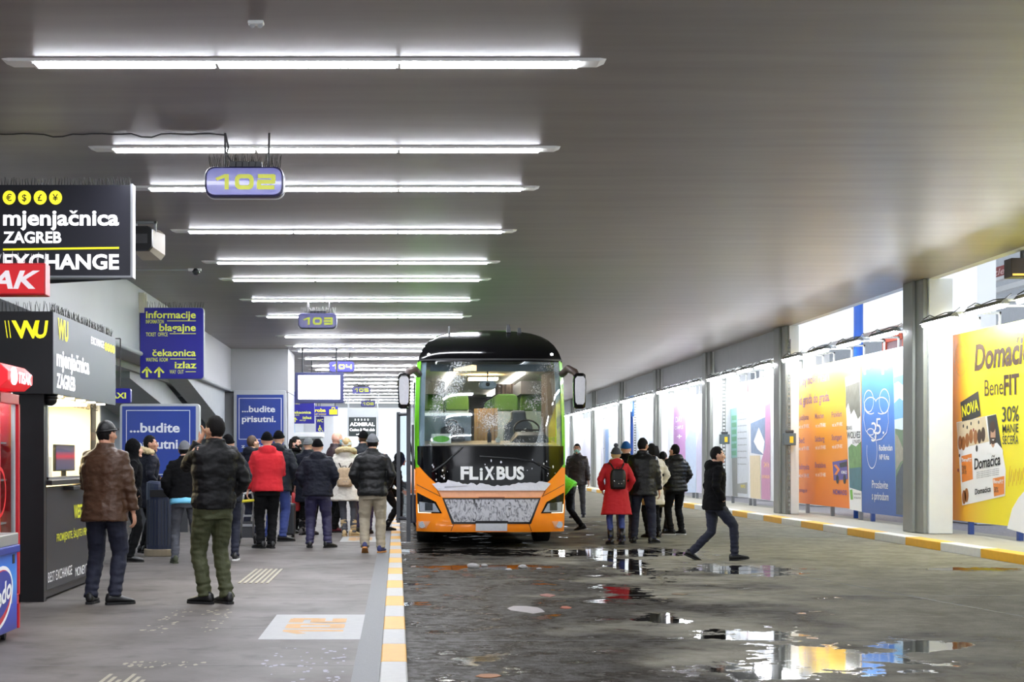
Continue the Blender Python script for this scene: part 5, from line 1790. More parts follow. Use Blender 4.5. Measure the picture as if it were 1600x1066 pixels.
curtain(-.16, .26, 2.7, 2.4, 1.75, 2.45, 7, 'aisle_curtain', cm)
curtain(1.17, 1.05, .9, 2.3, 1.9, 3.1, 9, 'window_curtain', M('curtain_brown', (74, 60, 52), .8))
curtain(.35, 1.15, 4.6, 4.4, 2.55, 3.0, 10, 'window_curtain', MATS['curtain_brown'])
MB().box(-1.15, -.28, 1.3, 1.36, 1.78, 2.28).build('guide_screen', SB, bus, local=True, bevel=.02)
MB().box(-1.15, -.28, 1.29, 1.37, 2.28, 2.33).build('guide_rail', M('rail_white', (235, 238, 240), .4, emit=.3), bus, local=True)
LITE = M('cabin_light', (255, 246, 232), .5, var=0, emit=9)
for x in (-.62, .62):
    MB().box(x - .06, x + .06, 1.4, 11.0, 3.02, 3.05).build('ceiling_light', LITE, bus, local=True)
MB().box(-.28, .25, 2.1, 2.5, 2.96, 3.0).build('warm_light', M('warm_cabin_light', (255, 214, 150), .5, var=0, emit=14), bus, local=True)
MB().box(-1.22, 1.22, .75, 12.8, 3.06, 3.1).build('headlining', M('headlining', (176, 170, 164), .7), bus, local=True)
for s_ in (-1, 1):
    MB().box(s_ * .7, s_ * 1.2, 2.6, 12.5, 2.72, 2.96).build('luggage_rack', M('rack_grey', (88, 84, 86), .5), bus, local=True)
MB().box(-1.02, 1.05, .52, .56, 3.02, 3.14).build('sun_blind', M('blind_grey', (84, 96, 104), .6), bus, local=True)
MB().prism([(-.62, .50, 3.02), (-.23, .50, 3.03), (-.23, .50, 3.12), (-.30, .50, 3.13), (-.62, .50, 3.06)], (0, .02, 0)).build('lit_panel', M('amber_panel', (250, 206, 150), .5, emit=1.2), bus, local=True)
im = MB().loft([[(x * w_ - .03, y, 2.79 + z * w_) for x, z in rrect(.30, .15, .07)] for y, w_ in ((.60, .7), (.62, 1), (.68, 1))]).build('inner_mirror', M('inner_mirror_grey', (130, 142, 150), .25), bus, smooth=False, local=True)
MB().ell((-.03, .60, 2.80), (.035, .03, .035)).build('lens', BLACK, im, smooth=True, local=True)
MB().tube([(-.03, .66, 2.86), (-.03, .62, 3.05)], .012, 6).build('mirror_stem', BLACK, im, local=True)
pc = MB().box(-1.0, -.66, .62, .64, 1.77, 1.95).build('windscreen_card', M('card_white', (226, 230, 226), .5), bus, local=True)
MB().prism([(-.83 + math.cos(a * R(12)) * .14, .615, 1.86 + math.sin(a * R(12)) * .055) for a in range(30)], (0, .006, 0)).build('green_mark', M('card_green', (110, 196, 70), .5), pc, local=True)
# loose things on the dashboard
def busthing(o, label, cat):
    o.location = (BUSX, BUSY, RZ)
    return tag(o, label, cat)


busthing(MB().tube([(.0, .66, 1.80), (.0, .66, 1.95), (.0, .66, 1.98), (.0, .66, 2.04)], [.035, .035, .016, .016], 12).build('spray_bottle', BLACK, smooth=True), 'dark bottle standing on the coach dashboard behind the windscreen', 'bottle')
busthing(MB().tube([(.15, .66, 1.80), (.15, .66, 1.87), (.15, .66, 1.885), (.15, .66, 1.91)], [.04, .04, .015, .015], 12).build('gel_bottle', M('gel_bottle_clear', (206, 214, 210), .2), smooth=True), 'short pale bottle on the coach dashboard beside the dark bottle', 'bottle')
hb = MB().loft([[(-.62 - w_, 1.1, z), (-.62 + w_, 1.1, z), (-.62 + w_, 1.25, z), (-.62 - w_, 1.25, z)] for z, w_ in ((1.84, .22), (2.05, .2), (2.1, .12))]).tube([(-.62 + .1 * math.cos(a * .3), 1.17, 2.1 + .1 * math.sin(a * .3)) for a in range(11)], .014, 6)
busthing(hb.build('black_bag', BLACK), 'black bag with a looped handle on the coach dashboard', 'bag')
# lumps of ice dropped on the road in front of the coach, and litter
random.seed(4)
for i, (px, py, s_, lab) in enumerate(((740, 887, .09, 'lump of grey slush on the wet road below the coach number plate'), (757, 885, .05, 'smallest slush lump beside the larger one ahead of the coach'), (818, 888, .07, 'slush lump on the wet road ahead of the coach headlight side'), (842, 890, .04, 'tiny slush lump furthest from the kerb'), (795, 892, .05, 'flat slush lump nearest the camera among those ahead of the coach'))):
    Yq = F * (H - RZ) / (py - CY)
    p = at(px, py, Yq)
    o = MB().ell((p.x, p.y, RZ + s_ * .25), (s_, s_, s_ * .45), nu=12, nv=8, fn=lambda p: p * (1 + .35 * noise.noise(p * 22))).build('slush_lump', M('grey_slush', (132, 130, 129), .7, bump=.5), smooth=True)
    tag(o, lab, 'slush', 'slush lumps on the road')
for px, py, w_, d_, lab, col, nm in ((823, 953, .22, .9, 'large flat pale sheet of paper lying on the wet road', (128, 122, 121), 'paper_sheet'), (855, 931, .1, .45, 'small reddish scrap of paper on the wet road', (116, 70, 58), 'paper_scrap'), (762, 1057, .1, .25, 'brown dead leaf on the road at the bottom of the picture', (130, 80, 36), 'dead_leaf'), (1061, 929, .1, .3, 'dark curled leaf on the wet road below the walking man', (96, 78, 52), 'dead_leaf'), (885, 950, .08, .3, 'small orange scrap beside the large pale sheet of paper', (124, 56, 26), 'paper_scrap')):
    Yq = F * (H - RZ) / (py - CY)
    p = at(px, py, Yq)
    k = 9
    pts = [(p.x + math.cos(2 * math.pi * q / k) * w_ * random.uniform(.6, 1), p.y + math.sin(2 * math.pi * q / k) * d_ * .5 * random.uniform(.6, 1), RZ + .0012) for q in range(k)]
    tag(MB().prism(pts, (0, 0, .004)).build(nm, M('litter_%d' % px, col, .7)), lab, 'litter')
# ---------------------------------------------------------------- people (local: facing +y, left hand at -x)
SKINS = {'a': M('skin_fair', (206, 158, 134), .5, var=.06, vs=30), 'b': M('skin_warm', (184, 134, 108), .5, var=.06, vs=30), 'c': M('skin_pink', (214, 160, 140), .5, var=.06, vs=30)}
EYEW = M('eye_white', (232, 230, 226), .3, var=0)
EYED = M('eye_dark', (30, 22, 18), .2, var=0)


def ik(a, b_, l1, l2, pole):
    a, b_ = Vector(a), Vector(b_)
    d = b_ - a
    L_ = min(d.length, (l1 + l2) * .999)
    dn = d.normalized()
    x = (l1 * l1 - l2 * l2 + L_ * L_) / (2 * L_)
    h = math.sqrt(max(0, l1 * l1 - x * x))
    p = Vector(pole)
    p = (p - dn * p.dot(dn))
    p = p.normalized() if p.length > 1e-5 else dn.orthogonal().normalized()
    return a + dn * x + p * h, a + dn * L_


def fuse(mb, voxel, smooth=3, fn=None, keep=None):
    """grow one continuous skin over overlapping solids"""
    me = mb.mesh('f')
    bm = bmesh.new()
    bm.from_mesh(me)
    bmesh.ops.recalc_face_normals(bm, faces=bm.faces)
    bm.to_mesh(me)
    bm.free()
    o = bpy.data.objects.new('f', me)
    COL.objects.link(o)
    r = o.modifiers.new('r', 'REMESH')
    r.mode = 'VOXEL'
    r.voxel_size = voxel
    if smooth:
        q = o.modifiers.new('s', 'SMOOTH')
        q.factor = .5
        q.iterations = smooth
    dg = bpy.context.evaluated_depsgraph_get()
    out = bpy.data.meshes.new_from_object(o.evaluated_get(dg))
    bpy.data.objects.remove(o)
    bpy.data.meshes.remove(me)
    if fn:
        nr = [v.normal.copy() for v in out.vertices]
        for v, n in zip(out.vertices, nr):
            v.co = v.co + n * fn(v.co)
    out.materials.clear()
    return out


def ringe(c, rx, ry, n=16, mat=None, e=2.3):
    pts = []
    for k in range(n):
        a = 2 * math.pi * k / n
        ca, sa = math.cos(a), math.sin(a)
        p = Vector((rx * math.copysign(abs(ca) ** (2 / e), ca), ry * math.copysign(abs(sa) ** (2 / e), sa), 0))
        pts.append(Vector(c) + (mat @ p if mat else p))
    return pts


PROFT = [(.35, .215, .160), (.55, .205, .155), (.75, .196, .148), (.85, .19, .142), (.95, .182, .135), (1.08, .172, .122), (1.2, .184, .128), (1.33, .196, .130), (1.41, .190, .115), (1.46, .150, .095), (1.50, .085, .078), (1.545, .068, .070)]


def profile(z):
    for (a, x, y), (b_, x2, y2) in zip(PROFT, PROFT[1:]):
        if z <= b_:
            t_ = max(0, (z - a) / (b_ - a))
            return x + (x2 - x) * t_, y + (y2 - y) * t_
    return PROFT[-1][1:]


def headshape(p):
    """sphere point (unit radii .078,.1,.122) to a skull with jaw"""
    x, y, z = p
    if z < 0:
        t_ = min(1, -z / .122)
        x *= 1 - .22 * t_
        y = y * (1 - .16 * t_) + .022 * t_
    else:
        y -= .008 * z / .122
    if y > .05 and z > -.02:
        y = .05 + (y - .05) * .82
    return Vector((x, y, z))


def person(X, Y, z0, h, yaw, label, o):
    s = h / 1.75
    g = o.get
    lean = R(g('lean', 3))
    drop = g('drop', .012)
    hz = .93 - drop
    px_, py_ = g('shift', (0, 0))
    piv = Vector((px_, py_, .95 - drop))
    Rm = Matrix.Rotation(-lean, 3, 'X') @ Matrix.Rotation(R(g('roll', 0)), 3, 'Y')
    tw = Matrix.Rotation(R(g('twist', 0)), 3, 'Z')

    def T(p):
        return piv + Rm @ (tw @ (Vector(p) - Vector((0, 0, .95))))
    vox = g('vox', .012)
    b_ = g('bulk', 1.0)
    seed = Vector((X * 3.1, Y * 1.7, h * 9))
    skin = SKINS[g('skin', 'a')]
    # joints
    feet = g('feet', ((-.1, 0, 0, 8, 0), (.1, 0, 0, -8, 0)))       # x, y, lift, toe-out yaw, heel-up pitch
    legs = []
    for sx, (fx, fy, lift, fyaw, pitch) in zip((-1, 1), feet):
        hip = Vector((px_ + sx * .092, py_, hz))
        ank = Vector((fx, fy, .088 + lift)) + Vector((0, -.02, 0))
        pole = Vector((sx * .12 + g('knee', (0, 0))[0 if sx < 0 else 1], 1, 0))
        kn, an = ik(hip, ank, .435, .425, pole)
        legs.append((hip, kn, an, fyaw, pitch))
    arms = []
    ah = g('hands', ('hang', 'hang'))
    for sx, ha in zip((-1, 1), ah):
        sh = T((sx * .178, 0, 1.425))
        pole = Vector((sx * .6, -1, -.2))
        show = True
        if ha == 'hang':
            ha = sh + Vector((sx * .085, .05, -.535))
            pole = Vector((sx * .4, -1, 0))
        elif ha == 'pocket':
            ha = T((sx * .20, .09, .97))
            pole = Vector((sx * 1, -1.1, 0))
            show = False
        elif ha == 'front':
            ha = T((sx * .05, .24, 1.12))
            pole = Vector((sx * .8, -.6, -.8))
        elif ha == 'face':
            ha = T((sx * .07, .20, 1.50))
            pole = Vector((sx * .45, .25, -1))
        else:
            ha = Vector(ha)
            pole = Vector((sx * .7, -1, -.4))
        el, wr = ik(sh, ha, .29, .255, pole)
        arms.append((sh, el, wr, show))
    hc = T((0, .022, 1.632))
    Hm = Rm @ tw @ Matrix.Rotation(R(g('head_yaw', 0)), 3, 'Z') @ Matrix.Rotation(R(-g('head_pitch', 0)) + lean * .8, 3, 'X') @ Matrix.Rotation(R(g('head_roll', 0)), 3, 'Y')

    def HP(p):
        return hc + Hm @ Vector(p)
    # ---- body: one continuous skin
    B = MB()
    B.ell(hc, (.078, .1, .122), Hm, 20, 14, fn=headshape)
    B.tube([HP((0, .088, .022)), HP((0, .104, -.008)), HP((0, .118, -.028)), HP((0, .098, -.036))], [.009, .012, .016, .012], 8, dome=True)
    B.tube([HP((-.03, .086, .03)), HP((0, .094, .032)), HP((.03, .086, .03))], .011, 6, dome=True)
    B.tube([HP((-.02, .092, -.062)), HP((0, .099, -.062)), HP((.02, .092, -.062))], .009, 6, dome=True)
    B.ell(HP((0, .088, -.098)), (.026, .02, .02), Hm)
    for sx in (-1, 1):
        B.ell(HP((sx * .080, -.008, -.008)), (.012, .022, .034), Hm, 10, 8)
        B.ell(HP((sx * .046, .07, -.022)), (.024, .022, .022), Hm, 10, 8)
    B.tube([T((0, -.012, 1.42)), T((0, -.004, 1.50)), HP((0, -.02, -.05))], [.066, .058, .058], 14, dome=True)
    B.loft([ringe(T((0, 0, z)), profile(z)[0] * .84, profile(z)[1] * .84, 14, Rm @ tw) for z in (.93, 1.0, 1.08, 1.2, 1.33, 1.41, 1.45)])
    for hip, kn, an, fyaw, pitch in legs:
        B.tube([hip + Vector((0, 0, .03)), hip.lerp(kn, .5), kn, kn.lerp(an, .35), an], [.082, .07, .05, .05, .034], 10, dome=True)
    for sx, (sh, el, wr, show) in zip((-1, 1), arms):
        B.tube([sh, sh.lerp(el, .5), el, el.lerp(wr, .35), wr], [.052, .045, .036, .036, .025], 10, dome=True)
        if show:
            d = (wr - el).normalized()
            side = Vector((0, 1, 0)) - d * d.y
            side = side.normalized() if side.length > .2 else Vector((0, 0, 1))
            pal = d.cross(side) * sx * -1             # palm faces the thigh
            Mx = Matrix((side, pal, d)).transposed()
            B.ell(wr + d * .05, (.038, .017, .055), Mx, 12, 8)
            for k, (off, L_) in enumerate(((.028, .066), (.0095, .074), (-.0095, .068), (-.028, .054))):
                r0 = wr + d * .085 + side * off
                c1 = r0 + d * L_ * .42 + pal * .008 + side * off * .12
                c2 = c1 + d * L_ * .33 + pal * .022
                c3 = c2 + d * L_ * .14 + pal * .022
                B.tube([r0 - d * .03, r0, c1, c2, c3], [.0088, .009, .0085, .008, .007], 7, dome=True)
            t0 = wr + d * .03 + side * .03
            B.tube([t0, t0 + side * .022 + d * .03 + pal * .008, t0 + side * .026 + d * .058 + pal * .018], [.0115, .0105, .0085], 7, dome=True)
    B.mapv(lambda p: p * s)
    body = fuse(B, g('bvox', .0095) * s, 2)
    root = finish('person', body, skin, None, True)
    root.location = (X, Y, z0)
    root.rotation_euler = (0, 0, R(yaw))
    tag(root, label, 'person', g('group'))
    # ---- trousers
    tc, ff = o['trousers'], g('fit', 1.0)
    Q = MB()
    pr = [(.80, .165, .118), (.88, .176, .128), (.97, .172, .122), (1.04, .165, .115)]
    Q.loft([ringe((px_, py_ + (.0), z - drop), rx * b_ ** .5, ry * b_ ** .5) for z, rx, ry in pr])
    for hip, kn, an, fyaw, pitch in legs:
        end = an + (an - kn).normalized() * g('cuff', .025)
        Q.tube([hip + Vector((0, 0, .02)), hip.lerp(kn, .35), hip.lerp(kn, .7), kn, kn.lerp(end, .3), kn.lerp(end, .65), kn.lerp(end, .9), end],
               [.096 * ff ** .5, .094 * ff ** .6, .080 * ff, .069 * ff, .066 * ff, .060 * ff, .058 * ff, .058 * ff], 14)

    def folds(p):
        q = p / s
        n1 = noise.noise(Vector((q.x * 7, q.y * 7, q.z * 15)) + seed)
        n2 = noise.noise(Vector((q.x * 16, q.y * 16, q.z * 30)) + seed * 2)
        low = max(0, 1 - q.z / .35)
        return s * (.009 * n1 + .006 * n2 + low * .007 * math.sin(q.z * 95 + 3 * n1)) * g('fold', 1)
    Q.mapv(lambda p: p * s)
    finish('trousers', fuse(Q, vox * s, 3, folds), tc, root, True)
    # ---- jacket or coat
    hem = g('hem', .80)
    J = MB()
    zs = [hem] + [z for z in (.55, .70, .80, .88, .95, 1.02, 1.08, 1.2, 1.33, 1.41, 1.46, 1.505) if z > hem + .03]
    fl = g('flare', 0)
    rg = []
    for z in zs:
        rx, ry = profile(z)
        k = b_ if z < 1.44 else 1 + (b_ - 1) * .5
        f2 = fl * max(0, (1.08 - z)) / .5
        gth = 1.0 - (.07 if (g('waistband') and abs(z - hem) < .01) else 0)
        rg.append(ringe(T((0, 0, z)) if z > .9 else Vector((px_, py_, 0)).lerp(T((0, 0, z)), 1) * 1.0, (rx * 1.08 * k + f2) * gth, (ry * 1.12 * k + f2 * .7) * gth, 18, Rm @ tw))
    J.loft(rg)
    cuffr = g('cuffr', .046)
    for sx, (sh, el, wr, show) in zip((-1, 1), arms):
        J.tube([sh + (T((0, 0, 1.42)) - sh) * .5, sh + Vector((0, 0, -.014)), sh.lerp(el, .5), el, el.lerp(wr, .5), wr - (wr - el).normalized() * .01],
               [.07, .070 * b_ ** .5, .067 * b_, .062 * b_, .056 * b_, cuffr * b_], 14, dome=False)
        J.ell(sh + Vector((0, 0, -.012)) + (T((0, 0, 1.40)) - sh) * .12, (.070 * b_ ** .5, .070 * b_ ** .5, .066))
    col_ = g('collar', 'stand')
    if col_ in ('stand', 'fold'):
        J.loft([ringe(T((0, -.008, z)), r * (1.06 if col_ == 'fold' else 1), r * .98, 16, Rm @ tw) for z, r in ((1.44, .105), (1.50, .088), (1.535, .086), (1.55, .078))])
    if col_ in ('hood', 'fur'):
        J.ell(T((0, -.088, 1.475)), (.128, .075, .088), Rm @ tw)
        J.tube([T((.105 * math.sin(a), -.01 + .095 * math.cos(a), 1.50 + .02 * (1 - math.cos(a)) * -.5 + .018)) for a in [R(40 + k * 28) for k in range(11)]], .034, 10, dome=True)
    if col_ == 'hood_up':
        J.ell(HP((0, -.026, .018)), (.112, .118, .142), Hm, 18, 12)
        J.tube([T((0, -.02, 1.44)), HP((0, -.03, -.05))], [.11, .10], 14, dome=True)

    quilt = g('quilt', 0)

    def jf(p):
        q = p / s
        n1 = noise.noise(Vector((q.x * 6, q.y * 6, q.z * 8)) + seed)
        n2 = noise.noise(Vector((q.x * 14, q.y * 14, q.z * 22)) + seed)
        d = .010 * n1 + .007 * n2 + .004 * noise.noise(Vector((q.x * 30, q.y * 30, q.z * 46)) + seed)
        if quilt:
            d += .009 * (abs(math.sin((q.z + .012 * math.sin(q.x * 26 * g('wavy', 0))) * math.pi / quilt)) - .6)
        else:
            d += .004 * math.sin((q.z + .03 * n1) * 70) * max(0, abs(q.x) - .17) * 8
        return s * d * g('jfold', 1)
    J.mapv(lambda p: p * s)
    jk = finish(g('top_name', 'jacket'), fuse(J, vox * s, 6, jf), o['top'], root, True)
    # opening of a raised hood shows the face: handled by the skull standing proud of it
    if g('hemband'):
        hb_ = MB()
        hm, zb_, zt_ = g('hemband')
        rx, ry = profile(zt_)
        hb_.loft([ringe(T((0, 0, z)), rx * 1.03 * b_, ry * 1.06 * b_, 20, Rm @ tw) for z in (zb_, (zb_ + zt_) / 2, zt_ + .05)])
        hb_.mapv(lambda p: p * s)
        finish('shirt_hem', hb_.mesh('shirt_hem'), hm, root, True)
    if col_ == 'fur':
        f_ = MB()
        f_.tube([T((.15 * math.sin(a), -.055 + .115 * math.cos(a), 1.515 + .03 * math.cos(a) * -1)) for a in [R(60 + k * 24) for k in range(11)]], .05, 12, dome=True)
        f_.mapv(lambda p: p * s)
        finish('fur_trim', fuse(f_, .012 * s, 1, lambda p: .014 * noise.noise(p * 60)), o['fur'], root, True)
    # ---- shoes
    for (hip, kn, an, fyaw, pitch), (fx, fy, lift, _, _) in zip(legs, feet):
        A = Matrix.Rotation(R(-fyaw) * -1, 3, 'Z') @ Matrix.Rotation(R(-pitch), 3, 'X')
        base = Vector((an.x, an.y, an.z - .088))

        def ft(p, base=base, A=A, an=an):
            return (an + A @ (Vector(p) - Vector((0, 0, .088)))) * s

        def rs(y, w, z0_, z1, n=12):
            pts = []
            for k in range(n):
                a = 2 * math.pi * k / n
                pts.append(ft((w * math.cos(a), y, max(z0_, (z0_ + z1) / 2 + (z1 - z0_) / 2 * 1.15 * math.sin(a)))))
            return pts
        S_ = MB()
        S_.loft([rs(-.085, .02, .03, .07), rs(-.075, .034, .022, .10), rs(-.04, .039, .02, .115), rs(.0, .04, .02, .11), rs(.05, .043, .02, .088), rs(.10, .049, .02, .07), rs(.15, .046, .02, .056), rs(.185, .034, .02, .046), rs(.20, .018, .024, .038)])
        bt_ = g('boot', 0)
        if bt_:
            d = (kn - an).normalized()
            S_.tube([an * s, (an + d * bt_) * s], [.05 * s, .06 * s], 12)
        so = S_.build('shoe', o['shoe'], root, smooth=True, local=True)
        sl = MB()
        out = [(-.088, .012), (-.08, .032), (-.04, .041), (.0, .040), (.05, .044), (.10, .051), (.15, .048), (.188, .034), (.206, .012)]
        ply = [(w, y) for y, w in out] + [(-w, y) for y, w in reversed(out)]
        sl.loft([[ft((x, y, 0)) for x, y in ply], [ft((x * 1.02, y, .024)) for x, y in ply]])
        sl.build('sole', g('sole', RUBBER), so, local=True)
    # ---- head things

    def cap(name, mat, inside, k, extra=None, rough=0, vox_=None, n=(26, 18)):
        mb = MB()
        c0 = []

        def fn(p):
            q = headshape(p)
            m_ = k if inside(q) else .9
            r_ = 1 + rough * noise.noise(q * 60 + seed) if inside(q) else 1
            return q * m_ * r_
        mb.ell(hc, (.078, .1, .122), Hm, n[0], n[1], fn=fn)
        if extra:
            extra(mb)
        mb.mapv(lambda p: p * s)
        return mb.build(name, mat, root, smooth=True, local=True)
    hd = g('head', 'short')
    hm = g('hair')
    if hd in ('short', 'cap') or g('also_hair'):
        cap('hair', hm, lambda q: (q.z > .062 if q.y > .045 else (q.z > .01 + q.y * .5 if q.y > -.02 else q.z > -.062 + max(0, -q.y - .09) * .2)), g('hairk', 1.09), rough=.05)
    if hd == 'long':
        def ex(mb):
            for a in range(-5, 6):
                x = a * .017
                mb.tube([HP((x, -.05 - .02 * (1 - abs(a) / 6), .06)), HP((x * 1.25, -.105 + abs(a) * .008, -.03)), HP((x * 1.35, -.10 + abs(a) * .012, -.14)), HP((x * 1.4, -.075 + abs(a) * .014, -.26))], [.03, .03, .026, .012], 7, dome=True)
        cap('hair', hm, lambda q: (q.z > .066 if q.y > .05 else q.z > -.01 + q.y * .9), 1.12, ex, rough=.04)
    if hd in ('beanie', 'pompom'):
        def ex(mb):
            mb.tube([HP((.081 * math.cos(a), -.002 + .102 * math.sin(a), .030 + .016 * math.sin(a))) for a in [R(k * 15) for k in range(25)]], .0165, 8, cap=False, flat=1)
            if hd == 'pompom':
                mb.ell(HP((0, -.02, .168)), (.042, .042, .04), None, 14, 10, fn=lambda p: p * (1 + .25 * noise.noise(p * 90)))
        cap('beanie', o['hat'], lambda q: q.z > .018 + q.y * .16, 1.155, ex, rough=.015)
        if hd == 'pompom' or g('hair'):
            if hm and not g('also_hair'):
                cap('hair', hm, lambda q: -.085 < q.z < .05 and q.y < .02, 1.08, rough=.05)
    if hd == 'cap':
        def ex(mb):
            mb.loft([[HP((x, .07 + y, .05 + z)) for x, y in ((-.07, 0), (-.055, .045), (0, .068), (.055, .045), (.07, 0))] for z in (0, .012)])
            mb.tube([HP((.083 * math.cos(a), -.003 + .103 * math.sin(a), .034 + .02 * math.sin(a))) for a in [R(k * 15) for k in range(25)]], .012, 8, cap=False)
        cap('flat_cap', o['hat'], lambda q: q.z > .022 + q.y * .2, 1.12, ex, rough=.02)
    if hd == 'band':
        cap('hair', hm, lambda q: (q.z > .066 if q.y > .05 else q.z > -.05 + q.y * .9), 1.13, lambda mb: mb.ell(HP((0, -.1, .05)), (.05, .045, .05)), rough=.05)
        cap('headband', o['hat'], lambda q: .0 + q.y * .25 < q.z < .062 + q.y * .25, 1.2)
    if g('mask'):
        mk = cap('face_mask', g('mask'), lambda q: q.y > .015 and -.100 < q.z < -.008 + max(0, q.y - .06) * .2, 1.09, lambda mb: mb.ell(HP((0, .108, -.035)), (.032, .026, .034), Hm, 12, 8))
        ml = MB()
        for sx in (-1, 1):
            for z in (-.02, -.075):
                ml.tube([HP((sx * .055, .062, z)), HP((sx * .08, .02, z * .6)), HP((sx * .088, -.012, -.004 + z * .2))], .003, 5)
        ml.mapv(lambda p: p * s)
        ml.build('ear_loop', WHITE, mk, local=True)
    if g('face'):
        for sx in (-1, 1):
            e_ = MB().ell(HP((sx * .031, .0775, .008)), (.0145, .010, .0085), Hm, 10, 8)
            e_.mapv(lambda p: p * s)
            ey = e_.build('eye', EYEW, root, smooth=True, local=True)
            e_ = MB().ell(HP((sx * .031, .0865, .008)), (.0065, .003, .0065), Hm, 8, 6)
            e_.mapv(lambda p: p * s)
            e_.build('iris', EYED, ey, smooth=True, local=True)
            if hm:
                e_ = MB().tube([HP((sx * .015, .097, .03)), HP((sx * .032, .095, .036)), HP((sx * .048, .083, .03))], .005, 6)
                e_.mapv(lambda p: p * s)
                e_.build('eyebrow', hm, root, local=True)
    if g('scarf'):
        sc = MB().tube([T((.082 * math.cos(a), .01 + .088 * math.sin(a), 1.525)) for a in [R(k * 20) for k in range(19)]], .036, 10, cap=False)
        sc.mapv(lambda p: p * s)
        sc.build('scarf', g('scarf'), root, smooth=True, local=True)

    def world(p):
        return root.location + Matrix.Rotation(R(yaw), 3, 'Z') @ (Vector(p) * s)
    root_info = dict(root=root, T=T, HP=HP, W=world, arms=arms, legs=legs, s=s)
    return root_info


def stand(px, pyfoot, z0):
    Y = F * (H - z0) / (pyfoot - CY)
    return (px - CX) * Y / F, Y


LEATHER_B = M('leather_brown', (68, 45, 29), .45, spec=.35, var=.25, vs=7, bump=.25, bs=90)
LEATHER_K = M('leather_black', (12, 12, 13), .45, spec=.35, var=.2, bump=.25, bs=90)
BOMBER = M('bomber_black', (10, 10, 12), .6, spec=.25, var=.2, bump=.2)
PUFF = M('puffer_black', (10, 11, 13), .5, spec=.3, var=.2, bump=.2)
WOOLK = M('wool_black', (10, 10, 12), .9, spec=.15, var=.2, bump=.4, bs=120)
NAVYC = M('coat_navy', (14, 17, 30), .7, spec=.25, var=.2, bump=.3)
SLATE = M('coat_slate', (24, 27, 36), .7, spec=.25, var=.2, bump=.3)
JEAN = M('denim_dark', (19, 23, 42), .8, var=.3, vs=10, bump=.3, bs=150)
JEANB = M('denim_blue', (50, 66, 128), .8, var=.3, vs=10, bump=.3, bs=150)
JEANG = M('denim_grey', (72, 74, 82), .8, var=.25, vs=10, bump=.3, bs=150)
KHAKI = M('cargo_green', (54, 58, 30), .75, var=.2, vs=8, bump=.3, bs=110)
TROK = M('trousers_black', (12, 12, 14), .85, spec=.2, var=.2, bump=.3)
PURP = M('trousers_purple_navy', (34, 30, 66), .6, var=.2, bump=.3)
STONE = M('trousers_stone', (150, 140, 122), .75, var=.12, vs=8, bump=.3)
FLEECE = M('fleece_red', (186, 22, 34), .9, var=.1, bump=.5, bs=130)
REDCOAT = M('coat_red', (176, 16, 28), .8, var=.1, bump=.4, bs=120)
PARKA = M('parka_white', (214, 208, 198), .6, var=.08, bump=.3)
FURB = M('fur_beige', (196, 176, 136), .95, var=.3, vs=60, bump=.8, bs=150)
HAIRD = M('hair_dark', (13, 10, 9), .7, spec=.2, var=.4, vs=60, bump=.7, bs=160)
HAIRBR = M('hair_brown', (74, 52, 36), .55, var=.4, vs=60, bump=.7, bs=160)
HAIRBL = M('hair_blond', (190, 160, 112), .55, var=.3, vs=60, bump=.7, bs=160)
KNITK = M('knit_black', (10, 10, 12), .95, spec=.1, var=.2, bump=.6, bs=120)
KNITG = M('knit_grey', (104, 106, 110), .9, var=.2, vs=40, bump=.6, bs=120)
KNITD = M('knit_dark_grey', (66, 68, 76), .9, var=.2, vs=40, bump=.6, bs=120)
KNITB = M('knit_blue', (30, 92, 160), .9, var=.2, vs=40, bump=.6, bs=120)
SHOEK = M('shoe_black', (18, 18, 19), .4, var=.2)
SHOEG = M('shoe_green', (58, 64, 44), .7)
SHOEB = M('shoe_blue', (44, 50, 96), .7)
SHOER = M('shoe_wine', (104, 28, 44), .7)
BOOTB = M('boot_beige', (190, 164, 120), .8)
SOLEW = M('sole_white', (220, 220, 218), .6)
SOLEO = M('sole_gum', (176, 120, 62), .7)
MASKB = M('mask_blue', (132, 182, 206), .8, var=.05)
MASKG = M('mask_green', (150, 200, 190), .8, var=.05)
MASKK = M('mask_black', (18, 18, 20), .8)
HIVIS = M('hi_vis_green', (120, 230, 50), .5, var=.05, bump=.2)
OLIVE = M('coat_olive_beige', (118, 106, 74), .8, var=.2, bump=.4)
CREAM = M('coat_cream', (212, 204, 186), .7, var=.1, bump=.4)


def P(px, pyf, top, yaw, label, spec, z0=0.0, group=None, h=None):
    X, Y = stand(px, pyf, z0)
    hh = h or (pyf - top) * Y / F
    return person(X, Y, z0, hh, yaw, label, spec)


# ---- platform, front pair
p1 = P(164, 944, 657, -14, 'man in brown leather jacket and black flat cap standing by the exchange kiosk', dict(
    top=LEATHER_B, trousers=JEAN, shoe=SHOEK, head='cap', hat=LEATHER_K, hair=HAIRD, skin='b', bulk=1.12, hem=.80, hands=('front', 'hang'), collar='fold', fit=1.14,
    head_yaw=-18, head_pitch=5, vox=.010, bvox=.0075, lean=1, feet=((-.135, 0, 0, 10, 0), (.115, -.02, 0, -48, 0)), cuffr=.05))
p2 = P(336, 944, 649, 34, 'man in black quilted bomber jacket and green cargo trousers with one hand at his face', dict(
    top=BOMBER, trousers=KHAKI, shoe=SHOEK, head='short', hair=HAIRD, skin='b', bulk=1.08, hem=.90, waistband=1, hands=('face', 'pocket'), collar='stand', fit=1.12,
    head_yaw=14, head_pitch=-10, head_roll=-4, vox=.010, bvox=.0075, lean=-4, shift=(0, .03), feet=((-.08, .06, 0, 26, 0), (.10, -.02, 0, 2, 0)), cuffr=.048, quilt=.13, wavy=1, fold=1.3, mask=None))
